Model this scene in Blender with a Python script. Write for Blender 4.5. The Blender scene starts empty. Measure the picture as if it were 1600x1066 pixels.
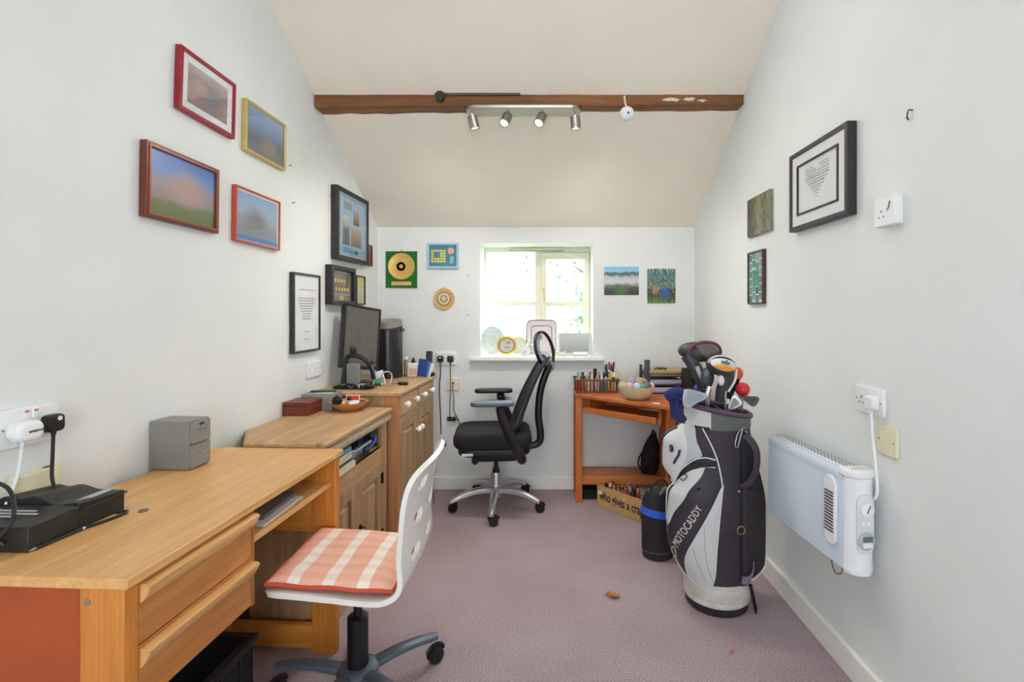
import bpy, bmesh, math, random
from mathutils import Matrix, Vector
random.seed(7)
SC = bpy.context.scene
COL = SC.collection
PI = math.pi
def rad(d): return d * PI / 180.0

# ------------------------------------------------------------------ camera
cam_d = bpy.data.cameras.new('camera')
cam_d.sensor_fit = 'HORIZONTAL'; cam_d.sensor_width = 36.0
cam_d.lens = 780.0 / 1600.0 * 36.0
cam_d.shift_x = -50.0 / 1600.0; cam_d.shift_y = -46.0 / 1600.0
cam_d.clip_start = 0.02; cam_d.clip_end = 200
cam = bpy.data.objects.new('camera', cam_d); COL.objects.link(cam)
cam.location = (0, 0, 1.3); cam.rotation_euler = (PI / 2, 0, 0)
SC.camera = cam

# ------------------------------------------------------------------ world, lights, exposure
W = bpy.data.worlds.new('sky'); SC.world = W; W.use_nodes = True
bg = W.node_tree.nodes['Background']
bg.inputs[0].default_value = (0.82, 0.92, 1.0, 1); bg.inputs[1].default_value = 11.0
SC.view_settings.view_transform = 'Standard'
SC.view_settings.look = 'None'
SC.view_settings.gamma = 1.0
SC.view_settings.use_curve_mapping = False
SC.view_settings.exposure = 0.11
SC.cycles.use_denoising = True
SC.cycles.max_bounces = 10; SC.cycles.diffuse_bounces = 6
SC.cycles.sample_clamp_indirect = 8.0
def area(name, loc, rot, sx, sy, power, col):
    d = bpy.data.lights.new(name, 'AREA'); d.shape = 'RECTANGLE'; d.size = sx; d.size_y = sy
    d.energy = power; d.color = col
    o = bpy.data.objects.new(name, d); COL.objects.link(o); o.location = loc; o.rotation_euler = rot
    return o
# unseen area light added overhead; added door glazing and the window let sky in
area('added_overhead_light', (0.0, 1.75, 3.02), (rad(20), 0, 0), 1.0, 0.6, 9, (0.86, 0.93, 1.0))

# ------------------------------------------------------------------ materials
def lin(c):
    c = c / 255.0
    return c / 12.92 if c <= 0.04045 else ((c + 0.055) / 1.055) ** 2.4
def rgb(r, g, b): return (lin(r), lin(g), lin(b), 1.0)
MATS = {}
def newmat(name):
    m = bpy.data.materials.new(name); m.use_nodes = True
    nt = m.node_tree
    return m, nt, nt.nodes['Principled BSDF']
def nd(nt, t, **kw):
    n = nt.nodes.new(t)
    for k, v in kw.items():
        if k in n.inputs: n.inputs[k].default_value = v
        else: setattr(n, k, v)
    return n
def ramp(nt, fac, stops):
    r = nt.nodes.new('ShaderNodeValToRGB')
    el = r.color_ramp.elements
    while len(el) < len(stops): el.new(0.5)
    for e, (p, c) in zip(el, stops): e.position = p; e.color = c
    nt.links.new(fac, r.inputs[0])
    return r.outputs[0]
def plain(name, c, rough=0.5, metal=0.0, var=0.08, scale=25.0, bump=0.0, bscale=200.0, spec=0.5, trans=0.0):
    if name in MATS: return MATS[name]
    m, nt, b = newmat(name)
    c1 = rgb(*c)
    if var > 0:
        tc = nt.nodes.new('ShaderNodeTexCoord')
        n = nd(nt, 'ShaderNodeTexNoise', Scale=scale, Detail=4.0); nt.links.new(tc.outputs['Object'], n.inputs['Vector'])
        lo = tuple(x * (1 - var) for x in c1[:3]) + (1,); hi = tuple(min(1, x * (1 + var)) for x in c1[:3]) + (1,)
        o = ramp(nt, n.outputs[0], [(0.3, lo), (0.7, hi)])
        nt.links.new(o, b.inputs['Base Color'])
        if bump > 0:
            n2 = nd(nt, 'ShaderNodeTexNoise', Scale=bscale, Detail=3.0); nt.links.new(tc.outputs['Object'], n2.inputs['Vector'])
            bp = nd(nt, 'ShaderNodeBump', Strength=bump, Distance=0.004)
            nt.links.new(n2.outputs[0], bp.inputs['Height']); nt.links.new(bp.outputs[0], b.inputs['Normal'])
    else: b.inputs['Base Color'].default_value = c1
    b.inputs['Roughness'].default_value = rough; b.inputs['Metallic'].default_value = metal
    b.inputs['Specular IOR Level'].default_value = spec
    if trans: b.inputs['Transmission Weight'].default_value = trans
    MATS[name] = m
    return m
def wood(name, c1, c2, axis='y', scale=1.0, rough=0.42, knots=0.0):
    if name in MATS: return MATS[name]
    m, nt, b = newmat(name)
    tc = nt.nodes.new('ShaderNodeTexCoord'); mp = nt.nodes.new('ShaderNodeMapping')
    s = [14 * scale] * 3; s['xyz'.index(axis)] = 1.1 * scale
    mp.inputs['Scale'].default_value = s
    nt.links.new(tc.outputs['Object'], mp.inputs['Vector'])
    n = nd(nt, 'ShaderNodeTexNoise', Scale=1.6, Detail=8.0, Roughness=0.62, Distortion=0.8); nt.links.new(mp.outputs[0], n.inputs['Vector'])
    mp2 = nt.nodes.new('ShaderNodeMapping'); s2 = [110 * scale] * 3; s2['xyz'.index(axis)] = 4 * scale
    mp2.inputs['Scale'].default_value = s2; nt.links.new(tc.outputs['Object'], mp2.inputs['Vector'])
    n2 = nd(nt, 'ShaderNodeTexNoise', Scale=1.5, Detail=4.0); nt.links.new(mp2.outputs[0], n2.inputs['Vector'])
    o1 = ramp(nt, n.outputs[0], [(0.28, rgb(*c2)), (0.5, rgb(*[(a + d) / 2 for a, d in zip(c1, c2)])), (0.68, rgb(*c1))])
    mx = nt.nodes.new('ShaderNodeMix'); mx.data_type = 'RGBA'; mx.blend_type = 'MULTIPLY'; mx.inputs[0].default_value = 0.35
    o2 = ramp(nt, n2.outputs[0], [(0.35, (0.62, 0.52, 0.42, 1)), (0.6, (1, 1, 1, 1))])
    nt.links.new(o1, mx.inputs[6]); nt.links.new(o2, mx.inputs[7])
    out = mx.outputs[2]
    if knots > 0:
        vo = nd(nt, 'ShaderNodeTexVoronoi', Scale=5.0); nt.links.new(tc.outputs['Object'], vo.inputs['Vector'])
        o3 = ramp(nt, vo.outputs['Distance'], [(0.03, (0.25, 0.12, 0.06, 1)), (0.10, (1, 1, 1, 1))])
        mk = nt.nodes.new('ShaderNodeMix'); mk.data_type = 'RGBA'; mk.blend_type = 'MULTIPLY'; mk.inputs[0].default_value = knots
        nt.links.new(out, mk.inputs[6]); nt.links.new(o3, mk.inputs[7]); out = mk.outputs[2]
    nt.links.new(out, b.inputs['Base Color'])
    bp = nd(nt, 'ShaderNodeBump', Strength=0.12, Distance=0.002); nt.links.new(n2.outputs[0], bp.inputs['Height'])
    nt.links.new(bp.outputs[0], b.inputs['Normal'])
    b.inputs['Roughness'].default_value = rough
    MATS[name] = m
    return m
def glass(name, tint=(1, 1, 1), gl=0.12):
    if name in MATS: return MATS[name]
    m, nt, b = newmat(name); nt.nodes.remove(b)
    t = nt.nodes.new('ShaderNodeBsdfTransparent'); t.inputs[0].default_value = tint + (1,)
    g = nt.nodes.new('ShaderNodeBsdfGlossy'); g.inputs['Roughness'].default_value = 0.04
    mx = nt.nodes.new('ShaderNodeMixShader'); mx.inputs[0].default_value = gl
    nt.links.new(t.outputs[0], mx.inputs[1]); nt.links.new(g.outputs[0], mx.inputs[2])
    nt.links.new(mx.outputs[0], nt.nodes['Material Output'].inputs[0])
    MATS[name] = m
    return m
def printed(name, stops, namp=0.1, nscale=4.0, blob=None, rough=0.3, axis=2, detail=3.0, stretch=(1, 1, 1)):
    """flat printed picture: colour bands along a generated axis, disturbed by noise, with an optional soft blob"""
    m, nt, b = newmat(name)
    tc = nt.nodes.new('ShaderNodeTexCoord'); sp = nt.nodes.new('ShaderNodeSeparateXYZ')
    nt.links.new(tc.outputs['Generated'], sp.inputs[0])
    mp = nt.nodes.new('ShaderNodeMapping'); mp.inputs['Scale'].default_value = stretch
    nt.links.new(tc.outputs['Generated'], mp.inputs[0])
    n = nd(nt, 'ShaderNodeTexNoise', Scale=nscale, Detail=detail); nt.links.new(mp.outputs[0], n.inputs['Vector'])
    ma = nd(nt, 'ShaderNodeMath', operation='MULTIPLY_ADD'); ma.inputs[1].default_value = namp * 2
    nt.links.new(n.outputs[0], ma.inputs[0]); nt.links.new(sp.outputs[axis], ma.inputs[2])
    sb = nd(nt, 'ShaderNodeMath', operation='SUBTRACT'); sb.inputs[1].default_value = namp
    nt.links.new(ma.outputs[0], sb.inputs[0])
    out = ramp(nt, sb.outputs[0], [(p, rgb(*c)) for p, c in stops])
    for (by, bzv, br, bc) in (blob or []):
        vm = nd(nt, 'ShaderNodeVectorMath', operation='DISTANCE')
        cx = nt.nodes.new('ShaderNodeCombineXYZ'); nt.links.new(sp.outputs[1], cx.inputs[1]); nt.links.new(sp.outputs[2], cx.inputs[2])
        nt.links.new(cx.outputs[0], vm.inputs[0]); vm.inputs[1].default_value = (0, by, bzv)
        f = ramp(nt, vm.outputs['Value'], [(br * 0.35, (1, 1, 1, 1)), (br, (0, 0, 0, 1))])
        mx = nt.nodes.new('ShaderNodeMix'); mx.data_type = 'RGBA'
        nt.links.new(f, mx.inputs[0]); nt.links.new(out, mx.inputs[6]); mx.inputs[7].default_value = rgb(*bc)
        out = mx.outputs[2]
    nt.links.new(out, b.inputs['Base Color']); b.inputs['Roughness'].default_value = rough
    return m

# ------------------------------------------------------------------ mesh building
TX = Matrix(((0, 0, 1, 0), (1, 0, 0, 0), (0, 1, 0, 0), (0, 0, 0, 1)))     # (a, b, c) -> x = c, y = a, z = b
TY = Matrix(((1, 0, 0, 0), (0, 0, 1, 0), (0, 1, 0, 0), (0, 0, 0, 1)))     # (a, b, c) -> x = a, y = c, z = b
def T(x, y, z): return Matrix.Translation((x, y, z))
def RX(d): return Matrix.Rotation(rad(d), 4, 'X')
def RY(d): return Matrix.Rotation(rad(d), 4, 'Y')
def RZ(d): return Matrix.Rotation(rad(d), 4, 'Z')
def SCL(x, y, z): return Matrix.Diagonal((x, y, z, 1))
class MB:
    def __init__(s): s.v = []; s.f = []
    def add(s, vs, fs, M=None):
        k = len(s.v)
        for p in vs:
            p = Vector(p)
            s.v.append(M @ p if M is not None else p)
        for f in fs: s.f.append([i + k for i in f])
        return s
    def box(s, x0, x1, y0, y1, z0, z1, M=None):
        v = [(x0, y0, z0), (x1, y0, z0), (x1, y1, z0), (x0, y1, z0), (x0, y0, z1), (x1, y0, z1), (x1, y1, z1), (x0, y1, z1)]
        return s.add(v, [(0, 3, 2, 1), (4, 5, 6, 7), (0, 1, 5, 4), (1, 2, 6, 5), (2, 3, 7, 6), (3, 0, 4, 7)], M)
    def prism(s, poly, z0, z1, M=None):
        n = len(poly)
        v = [(x, y, z0) for x, y in poly] + [(x, y, z1) for x, y in poly]
        f = [tuple(range(n - 1, -1, -1)), tuple(range(n, 2 * n))] + [(i, (i + 1) % n, n + (i + 1) % n, n + i) for i in range(n)]
        return s.add(v, f, M)
    def ring(s, outer, inner, z0, z1, M=None):
        n = len(outer)
        v = [(x, y, z) for z in (z0, z1) for p in (outer, inner) for x, y in p]
        f = []
        for i in range(n):
            j = (i + 1) % n
            f += [(i, j, n + j, n + i), (2 * n + i, 3 * n + i, 3 * n + j, 2 * n + j), (i, 2 * n + i, 2 * n + j, j), (n + i, n + j, 3 * n + j, 3 * n + i)]
        return s.add(v, f, M)
    def lathe(s, prof, n=24, M=None):
        v = []; f = []
        for r, z in prof:
            for i in range(n):
                a = 2 * PI * i / n; v.append((r * math.cos(a), r * math.sin(a), z))
        for k in range(len(prof) - 1):
            for i in range(n):
                j = (i + 1) % n; f.append((k * n + i, k * n + j, (k + 1) * n + j, (k + 1) * n + i))
        if prof[0][0] > 1e-5: f.append(tuple(range(n - 1, -1, -1)))
        if prof[-1][0] > 1e-5: f.append(tuple((len(prof) - 1) * n + i for i in range(n)))
        return s.add(v, f, M)
    def cyl(s, c, r, z0, z1, n=20, M=None):
        MM = T(*c) if M is None else M @ T(*c)
        return s.lathe([(r, z0), (r, z1)], n, MM)
    def ball(s, c, r, nu=16, nv=10, M=None):
        rr = r if isinstance(r, (tuple, list)) else (r, r, r)
        prof = [(max(1e-6, math.sin(PI * k / nv)), -math.cos(PI * k / nv)) for k in range(nv + 1)]
        MM = T(*c) @ SCL(*rr)
        return s.lathe(prof, nu, MM if M is None else M @ MM)
    def tube(s, pts, r, n=8, closed=False, M=None, flat=1.0, up=None):
        P = [Vector(p) for p in pts]; N = len(P)
        R = r if isinstance(r, (list, tuple)) else [r] * N
        tan = []
        for i in range(N):
            a = P[(i - 1) % N] if (closed or i > 0) else P[0]; b = P[(i + 1) % N] if (closed or i < N - 1) else P[-1]
            t = (b - a); tan.append(t.normalized() if t.length > 1e-9 else Vector((0, 0, 1)))
        u = Vector(up) if up else (Vector((0, 0, 1)) if abs(tan[0].z) < 0.9 else Vector((1, 0, 0)))
        v = []; f = []
        for i in range(N):
            u = (u - tan[i] * u.dot(tan[i]))
            u = u.normalized() if u.length > 1e-6 else tan[i].orthogonal().normalized()
            w = tan[i].cross(u)
            for k in range(n):
                a = 2 * PI * k / n
                v.append(P[i] + (u * math.cos(a) * flat + w * math.sin(a)) * R[i])
        for i in range(N if closed else N - 1):
            j = (i + 1) % N
            for k in range(n):
                l = (k + 1) % n; f.append((i * n + k, i * n + l, j * n + l, j * n + k))
        if not closed: f += [tuple(range(n - 1, -1, -1)), tuple((N - 1) * n + k for k in range(n))]
        return s.add(v, f, M)
    def grid(s, fn, nu, nv, M=None, closed=False):
        v = [fn(i / nu, j / nv) for j in range(nv + 1) for i in range(nu + (0 if closed else 1))]
        w = nu if closed else nu + 1
        f = [(j * w + i, j * w + (i + 1) % w, (j + 1) * w + (i + 1) % w, (j + 1) * w + i) for j in range(nv) for i in range(nu)]
        return s.add(v, f, M)
    def sheet(s, fn, th, nu, nv, M=None):
        """a curved sheet fn(u, v) given thickness along its normals"""
        def nrm(u, v):
            e = 1e-3
            a = Vector(fn(min(1, u + e), v)) - Vector(fn(max(0, u - e), v)); b = Vector(fn(u, min(1, v + e))) - Vector(fn(u, max(0, v - e)))
            return a.cross(b).normalized()
        top = [Vector(fn(i / nu, j / nv)) for j in range(nv + 1) for i in range(nu + 1)]
        bot = [Vector(fn(i / nu, j / nv)) - nrm(i / nu, j / nv) * th for j in range(nv + 1) for i in range(nu + 1)]
        w = nu + 1; o = len(top)
        f = [(j * w + i, j * w + i + 1, (j + 1) * w + i + 1, (j + 1) * w + i) for j in range(nv) for i in range(nu)]
        f += [tuple(o + q for q in reversed(t)) for t in list(f)]
        edge = [i for i in range(w)] + [j * w + nu for j in range(1, nv + 1)] + [nv * w + i for i in range(nu - 1, -1, -1)] + [j * w for j in range(nv - 1, 0, -1)]
        for a, b in zip(edge, edge[1:] + edge[:1]): f.append((b, a, o + a, o + b))
        return s.add(top + bot, f, M)
    def build(s, name, mat, parent=None, bevel=0.0, ang=38, seg=2):
        bm = bmesh.new()
        vs = [bm.verts.new(p) for p in s.v]
        for f in s.f:
            try: bm.faces.new([vs[i] for i in f])
            except ValueError: pass
        bmesh.ops.recalc_face_normals(bm, faces=bm.faces)
        me = bpy.data.meshes.new(name); bm.to_mesh(me); bm.free()
        for p in me.polygons: p.use_smooth = True
        me.set_sharp_from_angle(angle=rad(ang))
        o = bpy.data.objects.new(name, me); COL.objects.link(o)
        if mat is not None: me.materials.append(mat)
        if parent is not None: o.parent = parent
        if bevel > 0:
            b = o.modifiers.new('bevel', 'BEVEL'); b.width = bevel; b.segments = seg; b.limit_method = 'ANGLE'; b.angle_limit = rad(40)
        return o
def tag(o, label, cat, group=None):
    o['label'] = label; o['category'] = cat
    if group: o['group'] = group
    return o
def thing(name, label, cat, loc=(0, 0, 0), rz=0.0, group=None):
    o = bpy.data.objects.new(name, None); COL.objects.link(o); o.empty_display_size = 0.05
    o.location = loc; o.rotation_euler = (0, 0, rz)
    return tag(o, label, cat, group)
def struct(o, label=None):
    o['kind'] = 'structure'
    if label: o['label'] = label
    return o
def B(x0, x1, y0, y1, z0, z1, M=None): return MB().box(x0, x1, y0, y1, z0, z1, M)
def rect(y0, y1, z0, z1): return [(y0, z0), (y1, z0), (y1, z1), (y0, z1)]
def rrect(w, h, r, n=5, cx=0, cy=0):
    out = []
    for (sx, sy, a0) in ((1, -1, -90), (1, 1, 0), (-1, 1, 90), (-1, -1, 180)):
        for k in range(n + 1):
            a = rad(a0 + 90 * k / n); out.append((cx + sx * (w / 2 - r) + r * math.cos(a), cy + sy * (h / 2 - r) + r * math.sin(a)))
    return out
def circ(r, n=24, cx=0, cy=0, ry=None): return [(cx + r * math.cos(2 * PI * k / n), cy + (ry or r) * math.sin(2 * PI * k / n)) for k in range(n)]
def smooth(pts, n=8, closed=False):
    """Catmull-Rom through the points"""
    P = [Vector(p) for p in pts]; N = len(P); out = []
    for i in range(N if closed else N - 1):
        p0 = P[(i - 1) % N] if closed or i > 0 else P[0]; p1 = P[i]; p2 = P[(i + 1) % N]; p3 = P[(i + 2) % N] if closed or i + 2 < N else P[-1]
        for k in range(n):
            t = k / n
            out.append(0.5 * ((2 * p1) + (p2 - p0) * t + (2 * p0 - 5 * p1 + 4 * p2 - p3) * t * t + (3 * p1 - p0 - 3 * p2 + p3) * t ** 3))
    if not closed: out.append(P[-1])
    return out
def text_mesh(txt, size, bold=0.0, extrude=0.0004, shear=0.0, squeeze=1.0):
    cu = bpy.data.curves.new('lettering', 'FONT'); cu.body = txt; cu.size = size; cu.extrude = extrude; cu.offset = bold; cu.shear = shear
    cu.align_x = 'CENTER'; cu.align_y = 'CENTER'; cu.resolution_u = 3
    o = bpy.data.objects.new('lettering', cu); COL.objects.link(o)
    bpy.context.view_layer.update()
    me = bpy.data.meshes.new_from_object(o.evaluated_get(bpy.context.evaluated_depsgraph_get()))
    vs = [Vector((v.co.x * squeeze, v.co.y, v.co.z)) for v in me.vertices]; fs = [tuple(p.vertices) for p in me.polygons]
    bpy.data.objects.remove(o); bpy.data.curves.remove(cu); bpy.data.meshes.remove(me)
    return vs, fs
def lettering(txt, size, M, mat, parent, **kw):
    vs, fs = text_mesh(txt, size, **kw)
    return MB().add(vs, fs, M).build('lettering', mat, parent)

# shared materials
M_WALL = plain('painted_wall', (230, 232, 231), 0.75, var=0.025, scale=3, bump=0.12, bscale=60)
M_CEIL = plain('painted_ceiling', (246, 238, 224), 0.8, var=0.025, scale=3, bump=0.12, bscale=50)
M_TRIM = plain('white_gloss_paint', (243, 242, 236), 0.35, var=0.02)
M_WIN = plain('cream_window_paint', (232, 226, 206), 0.4, var=0.03)
M_BLACK = plain('black_plastic', (22, 21, 24), 0.42, var=0.15)
M_BLACKM = plain('black_matte', (17, 16, 19), 0.7, var=0.2)
M_DGREY = plain('dark_grey_plastic', (62, 62, 66), 0.5)
M_GREY = plain('mid_grey', (128, 128, 128), 0.5)
M_WHITE = plain('white_plastic', (240, 241, 243), 0.32, var=0.02)
M_CREAM = plain('cream_plastic', (232, 224, 192), 0.4, var=0.03)
M_PAPER = plain('white_paper', (236, 237, 240), 0.7, var=0.02)
M_CHROME = plain('chrome', (205, 207, 212), 0.18, 1.0, var=0.02)
M_STEEL = plain('brushed_steel', (176, 172, 166), 0.32, 1.0, var=0.05, scale=60)
M_BRASS = plain('brass', (188, 160, 100), 0.3, 0.8, var=0.08)
M_GOLD = plain('gold_gilt', (226, 188, 108), 0.36, 0.35, var=0.1, scale=60)
M_DESK = wood('desk_oak_veneer', (236, 188, 126), (220, 164, 98), 'y', 1.0, 0.38)
M_DESKV = wood('desk_oak_upright', (222, 146, 62), (198, 118, 40), 'z', 1.0, 0.42)
M_DESKX = wood('desk_oak_rail', (222, 150, 66), (200, 122, 46), 'x', 1.0, 0.42)
M_PINE = wood('pine_along', (208, 172, 130), (176, 136, 94), 'y', 1.0, 0.5, 0.7)
M_PINEV = wood('pine_upright', (190, 156, 116), (152, 116, 80), 'z', 1.0, 0.5, 0.5)
M_PINEX = wood('pine_across', (200, 162, 116), (168, 124, 80), 'x', 1.0, 0.5, 0.6)
M_OPINE = wood('orange_pine', (214, 132, 70), (184, 94, 42), 'x', 1.0, 0.4, 0.5)
M_OPINEV = wood('orange_pine_upright', (208, 118, 54), (176, 82, 32), 'z', 1.0, 0.4, 0.4)
M_GLASSP = glass('picture_glass', (1, 1, 1), 0.07)

# ================================================================== THE ROOM
YB = 3.66; YR = -1.6; XR = 1.10; LT = 0.0513; YRIDGE = 1.0
AL = -math.atan(LT)
def XL(Y): return -1.22 - LT * (YB - Y)
def CZ(Y): return 1.919 + 0.627 * (YB - Y) if Y >= YRIDGE else 1.919 + 0.627 * (YB - YRIDGE) - 0.627 * (YRIDGE - Y)
def LW(Y, z=0.0, n=0.0): return (XL(Y) + n, Y - LT * n, z)          # a point n in front of the left wall
def carpet():
    m, nt, b = newmat('carpet')
    tc = nt.nodes.new('ShaderNodeTexCoord')
    n1 = nd(nt, 'ShaderNodeTexNoise', Scale=240.0, Detail=2.0); n2 = nd(nt, 'ShaderNodeTexNoise', Scale=2.4, Detail=4.0)
    for n in (n1, n2): nt.links.new(tc.outputs['Object'], n.inputs['Vector'])
    o1 = ramp(nt, n1.outputs[0], [(0.3, rgb(126, 108, 114)), (0.52, rgb(178, 159, 164)), (0.72, rgb(210, 196, 202))])
    o2 = ramp(nt, n2.outputs[0], [(0.3, (0.86, 0.84, 0.84, 1)), (0.65, (1, 1, 1, 1))])
    mx = nt.nodes.new('ShaderNodeMix'); mx.data_type = 'RGBA'; mx.blend_type = 'MULTIPLY'; mx.inputs[0].default_value = 1
    nt.links.new(o1, mx.inputs[6]); nt.links.new(o2, mx.inputs[7])
    vo = nd(nt, 'ShaderNodeTexVoronoi', Scale=1.7); nt.links.new(tc.outputs['Object'], vo.inputs['Vector'])
    o3 = ramp(nt, vo.outputs['Distance'], [(0.03, (0.72, 0.68, 0.66, 1)), (0.06, (1, 1, 1, 1))])
    m2 = nt.nodes.new('ShaderNodeMix'); m2.data_type = 'RGBA'; m2.blend_type = 'MULTIPLY'; m2.inputs[0].default_value = 1
    nt.links.new(mx.outputs[2], m2.inputs[6]); nt.links.new(o3, m2.inputs[7])
    nt.links.new(m2.outputs[2], b.inputs['Base Color']); b.inputs['Roughness'].default_value = 0.95
    b.inputs['Specular IOR Level'].default_value = 0.15
    bp = nd(nt, 'ShaderNodeBump', Strength=0.5, Distance=0.004); nt.links.new(n1.outputs[0], bp.inputs['Height']); nt.links.new(bp.outputs[0], b.inputs['Normal'])
    return m
M_CARPET = carpet()
struct(MB().prism([(XL(YR), YR), (XR, YR), (XR, YB), (XL(YB), YB)], -0.1, 0.0).build('floor', M_CARPET), 'dusky purple-brown fitted carpet')
def gable(X0, X1):
    ys = [YR, YRIDGE, YB]
    def P(f, y, z): return (f(y), y, z)
    v = []
    for f in (X0, X1):
        v += [P(f, YR, -0.1), P(f, YB, -0.1), P(f, YB, CZ(YB)), P(f, YRIDGE, CZ(YRIDGE)), P(f, YR, CZ(YR))]
    return MB().add(v, [(0, 1, 2, 3, 4), (9, 8, 7, 6, 5)] + [(i, (i + 1) % 5, 5 + (i + 1) % 5, 5 + i) for i in range(5)])
struct(gable(XL, lambda y: XL(y) - 0.12).build('wall_left', M_WALL), 'off-white painted left wall')
struct(gable(lambda y: XR, lambda y: XR + 0.12).build('wall_right', M_WALL), 'off-white painted right wall')
# back wall with a deep window opening
WX0, WX1, WZ0, WZ1, WD = -0.469, 0.361, 0.972, 1.802, 0.29
struct(MB().ring(rect(-1.42, 1.30, -0.1, 2.05), rect(WX0, WX1, WZ0, WZ1), YB, YB + WD + 0.06, TY).build('wall_back', M_WALL), 'off-white painted end wall with window opening')
struct(MB().ring(rect(-1.65, 1.25, -0.1, 2.1), rect(-0.8, 0.7, 0.0, 2.02), YR - 0.12, YR, TY).build('wall_front', M_WALL), 'off-white painted wall behind the viewer')
struct(MB().prism([(YB + 0.1, CZ(YB) - 0.0627), (YRIDGE, CZ(YRIDGE)), (YRIDGE, CZ(YRIDGE) + 0.12), (YB + 0.1, CZ(YB) + 0.06)], -1.7, 1.3, TX).build('ceiling', M_CEIL), 'sloping cream painted ceiling above the window')
struct(MB().prism([(YR - 0.1, CZ(YR - 0.1)), (YRIDGE, CZ(YRIDGE)), (YRIDGE, CZ(YRIDGE) + 0.12), (YR - 0.1, CZ(YR) + 0.1)], -1.7, 1.3, TX).build('ceiling', M_CEIL), 'sloping cream painted ceiling behind the viewer')
# half-glazed door added unseen for its light, with a made-up rooflight frame overhead
dr = struct(MB().ring(rect(-0.8, 0.7, 0.0, 2.02), rect(-0.62, 0.52, 0.62, 1.9), YR - 0.08, YR - 0.03, TY).build('added_glazed_door', M_TRIM), 'white glazed door added unseen behind the viewer to admit light')
B(-0.62, 0.52, YR - 0.06, YR - 0.055, 0.62, 1.9).build('pane', M_GLASSP, dr)
rl = thing('added_rooflight', 'white rooflight frame made up around the added light above the viewer', 'window', (0, 1.75, 3.06)); rl['kind'] = 'structure'; rl.rotation_euler = (rad(-32.1), 0, 0)
MB().ring([(-.58, -.38), (.58, -.38), (.58, .38), (-.58, .38)], [(-.52, -.32), (.52, -.32), (.52, .32), (-.52, .32)], -.02, .045).build('frame', M_TRIM, rl, .004)
# baseboards
bbm = lambda: None
struct(B(XL(YB), XR, YB - 0.016, YB, 0, 0.092).build('baseboard_back', M_TRIM, bevel=0.004), 'white painted baseboard under the window')
struct(B(XR - 0.02, XR, YR, YB - 0.016, 0, 0.10).build('baseboard_right', M_TRIM, bevel=0.004), 'white painted baseboard along right wall')
struct(MB().prism([(XL(YR), YR), (XL(YR) + 0.016, YR), (XL(YB - .016) + 0.016, YB - .016), (XL(YB - .016), YB - .016)], 0, 0.092).build('baseboard_left', M_TRIM, bevel=0.004), 'white painted baseboard along left wall')

# window: fixed light at left, opening casement at right, deep sill
YW = YB + WD
win = thing('window_1', 'cream painted casement window with four panes in the end wall', 'window', (0, YW, 0))
win['kind'] = 'structure'
def wbar(name, x0, x1, z0, z1, y0=-0.03, y1=0.035, par=win, m=M_WIN): return B(x0, x1, y0, y1, z0, z1).build(name, m, par, 0.004)
sw = 3.95 / 780.0
def wx(p): return (p - 850) * sw
def wz(p): return 1.3 - (p - 487) * sw
MB().ring(rect(WX0 - .01, WX1 + .01, WZ0 - .01, WZ1 + .01), rect(-0.452, 0.362 - .012, 0.975, wz(395)), -0.035, 0.04, TY).build('window_frame', M_WIN, win, 0.004)
wbar('mullion', wx(836), wx(846), 0.975, wz(395))
wbar('glazing_bar', wx(757), wx(836), wz(478), wz(471), -0.02, 0.03)
cs = MB().ring(rect(wx(846), wx(921) - .003, 0.978, wz(396)), rect(wx(854), wx(912), 1.0, wz(406)), -0.05, 0.02, TY).build('casement_frame', M_WIN, win, 0.004)
B(wx(854), wx(912), -0.04, 0.015, wz(479), wz(471)).build('glazing_bar', M_WIN, cs, 0.003)
hd = MB(); hd.box(wx(847.5), wx(850.5), -0.058, -0.05, wz(461), wz(449)); hd.tube([(wx(849), -0.058, wz(452)), (wx(849), -0.078, wz(453)), (wx(850), -0.08, wz(462)), (wx(851.5), -0.075, wz(472))], 0.006)
hd.build('casement_handle', M_BRASS, cs)
M_WGLASS = glass('window_glass', (0.97, 1.0, 0.99), 0.05)
for (a, b, c, d) in ((757, 836, 558, 478), (757, 836, 471, 395), (854, 912, 553, 479), (854, 912, 471, 406)):
    B(wx(a), wx(b), 0.004, 0.008, wz(c), wz(d)).build('pane', M_WGLASS, win)
tv = B(wx(798), wx(880), -0.05, -0.035, wz(394), wz(389)).build('trickle_vent', M_WIN, win, 0.003)
MB().tube([(wx(797), -0.055, wz(391.5)), (wx(800), -0.057, wz(393)), (wx(878), -0.057, wz(393)), (wx(881), -0.055, wz(391.5))], 0.003).build('vent_slider', M_GREY, tv)
struct(B(-0.54, 0.436, YB - 0.055, YB, 0.942, 0.972).build('trim_1', M_TRIM, bevel=0.006), 'white window sill board')
struct(B(WX0, WX1, YB, YW - 0.03, 0.965, 0.9722).build('trim_2', M_TRIM), 'white painted window ledge inside the reveal')

# roof beam
bm_ = thing('ceiling_beam', 'rough brown timber beam across the sloping ceiling', 'beam'); bm_['kind'] = 'structure'
M_BEAM = wood('dark_beam_timber', (150, 98, 52), (96, 58, 30), 'x', 0.8, 0.65, 0.5)
def beamfn():
    v = []; n = 30
    mb = MB(); rnd = random.Random(3)
    for i in range(n + 1):
        t = i / n; x = XL(2.78) + 0.002 + t * (XR - XL(2.78) - 0.004); dz = 0.012 * t + rnd.uniform(-.002, .002)
        for (y, z) in ((2.745, 2.427), (2.745, 2.520), (2.93, 2.52), (2.93, 2.427)): v.append((x, y + rnd.uniform(-.0015, .0015), z + dz))
    f = [(i * 4 + k, i * 4 + (k + 1) % 4, i * 4 + 4 + (k + 1) % 4, i * 4 + 4 + k) for i in range(n) for k in range(4)]
    f += [(3, 2, 1, 0), (n * 4, n * 4 + 1, n * 4 + 2, n * 4 + 3)]
    return mb.add(v, f)
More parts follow.
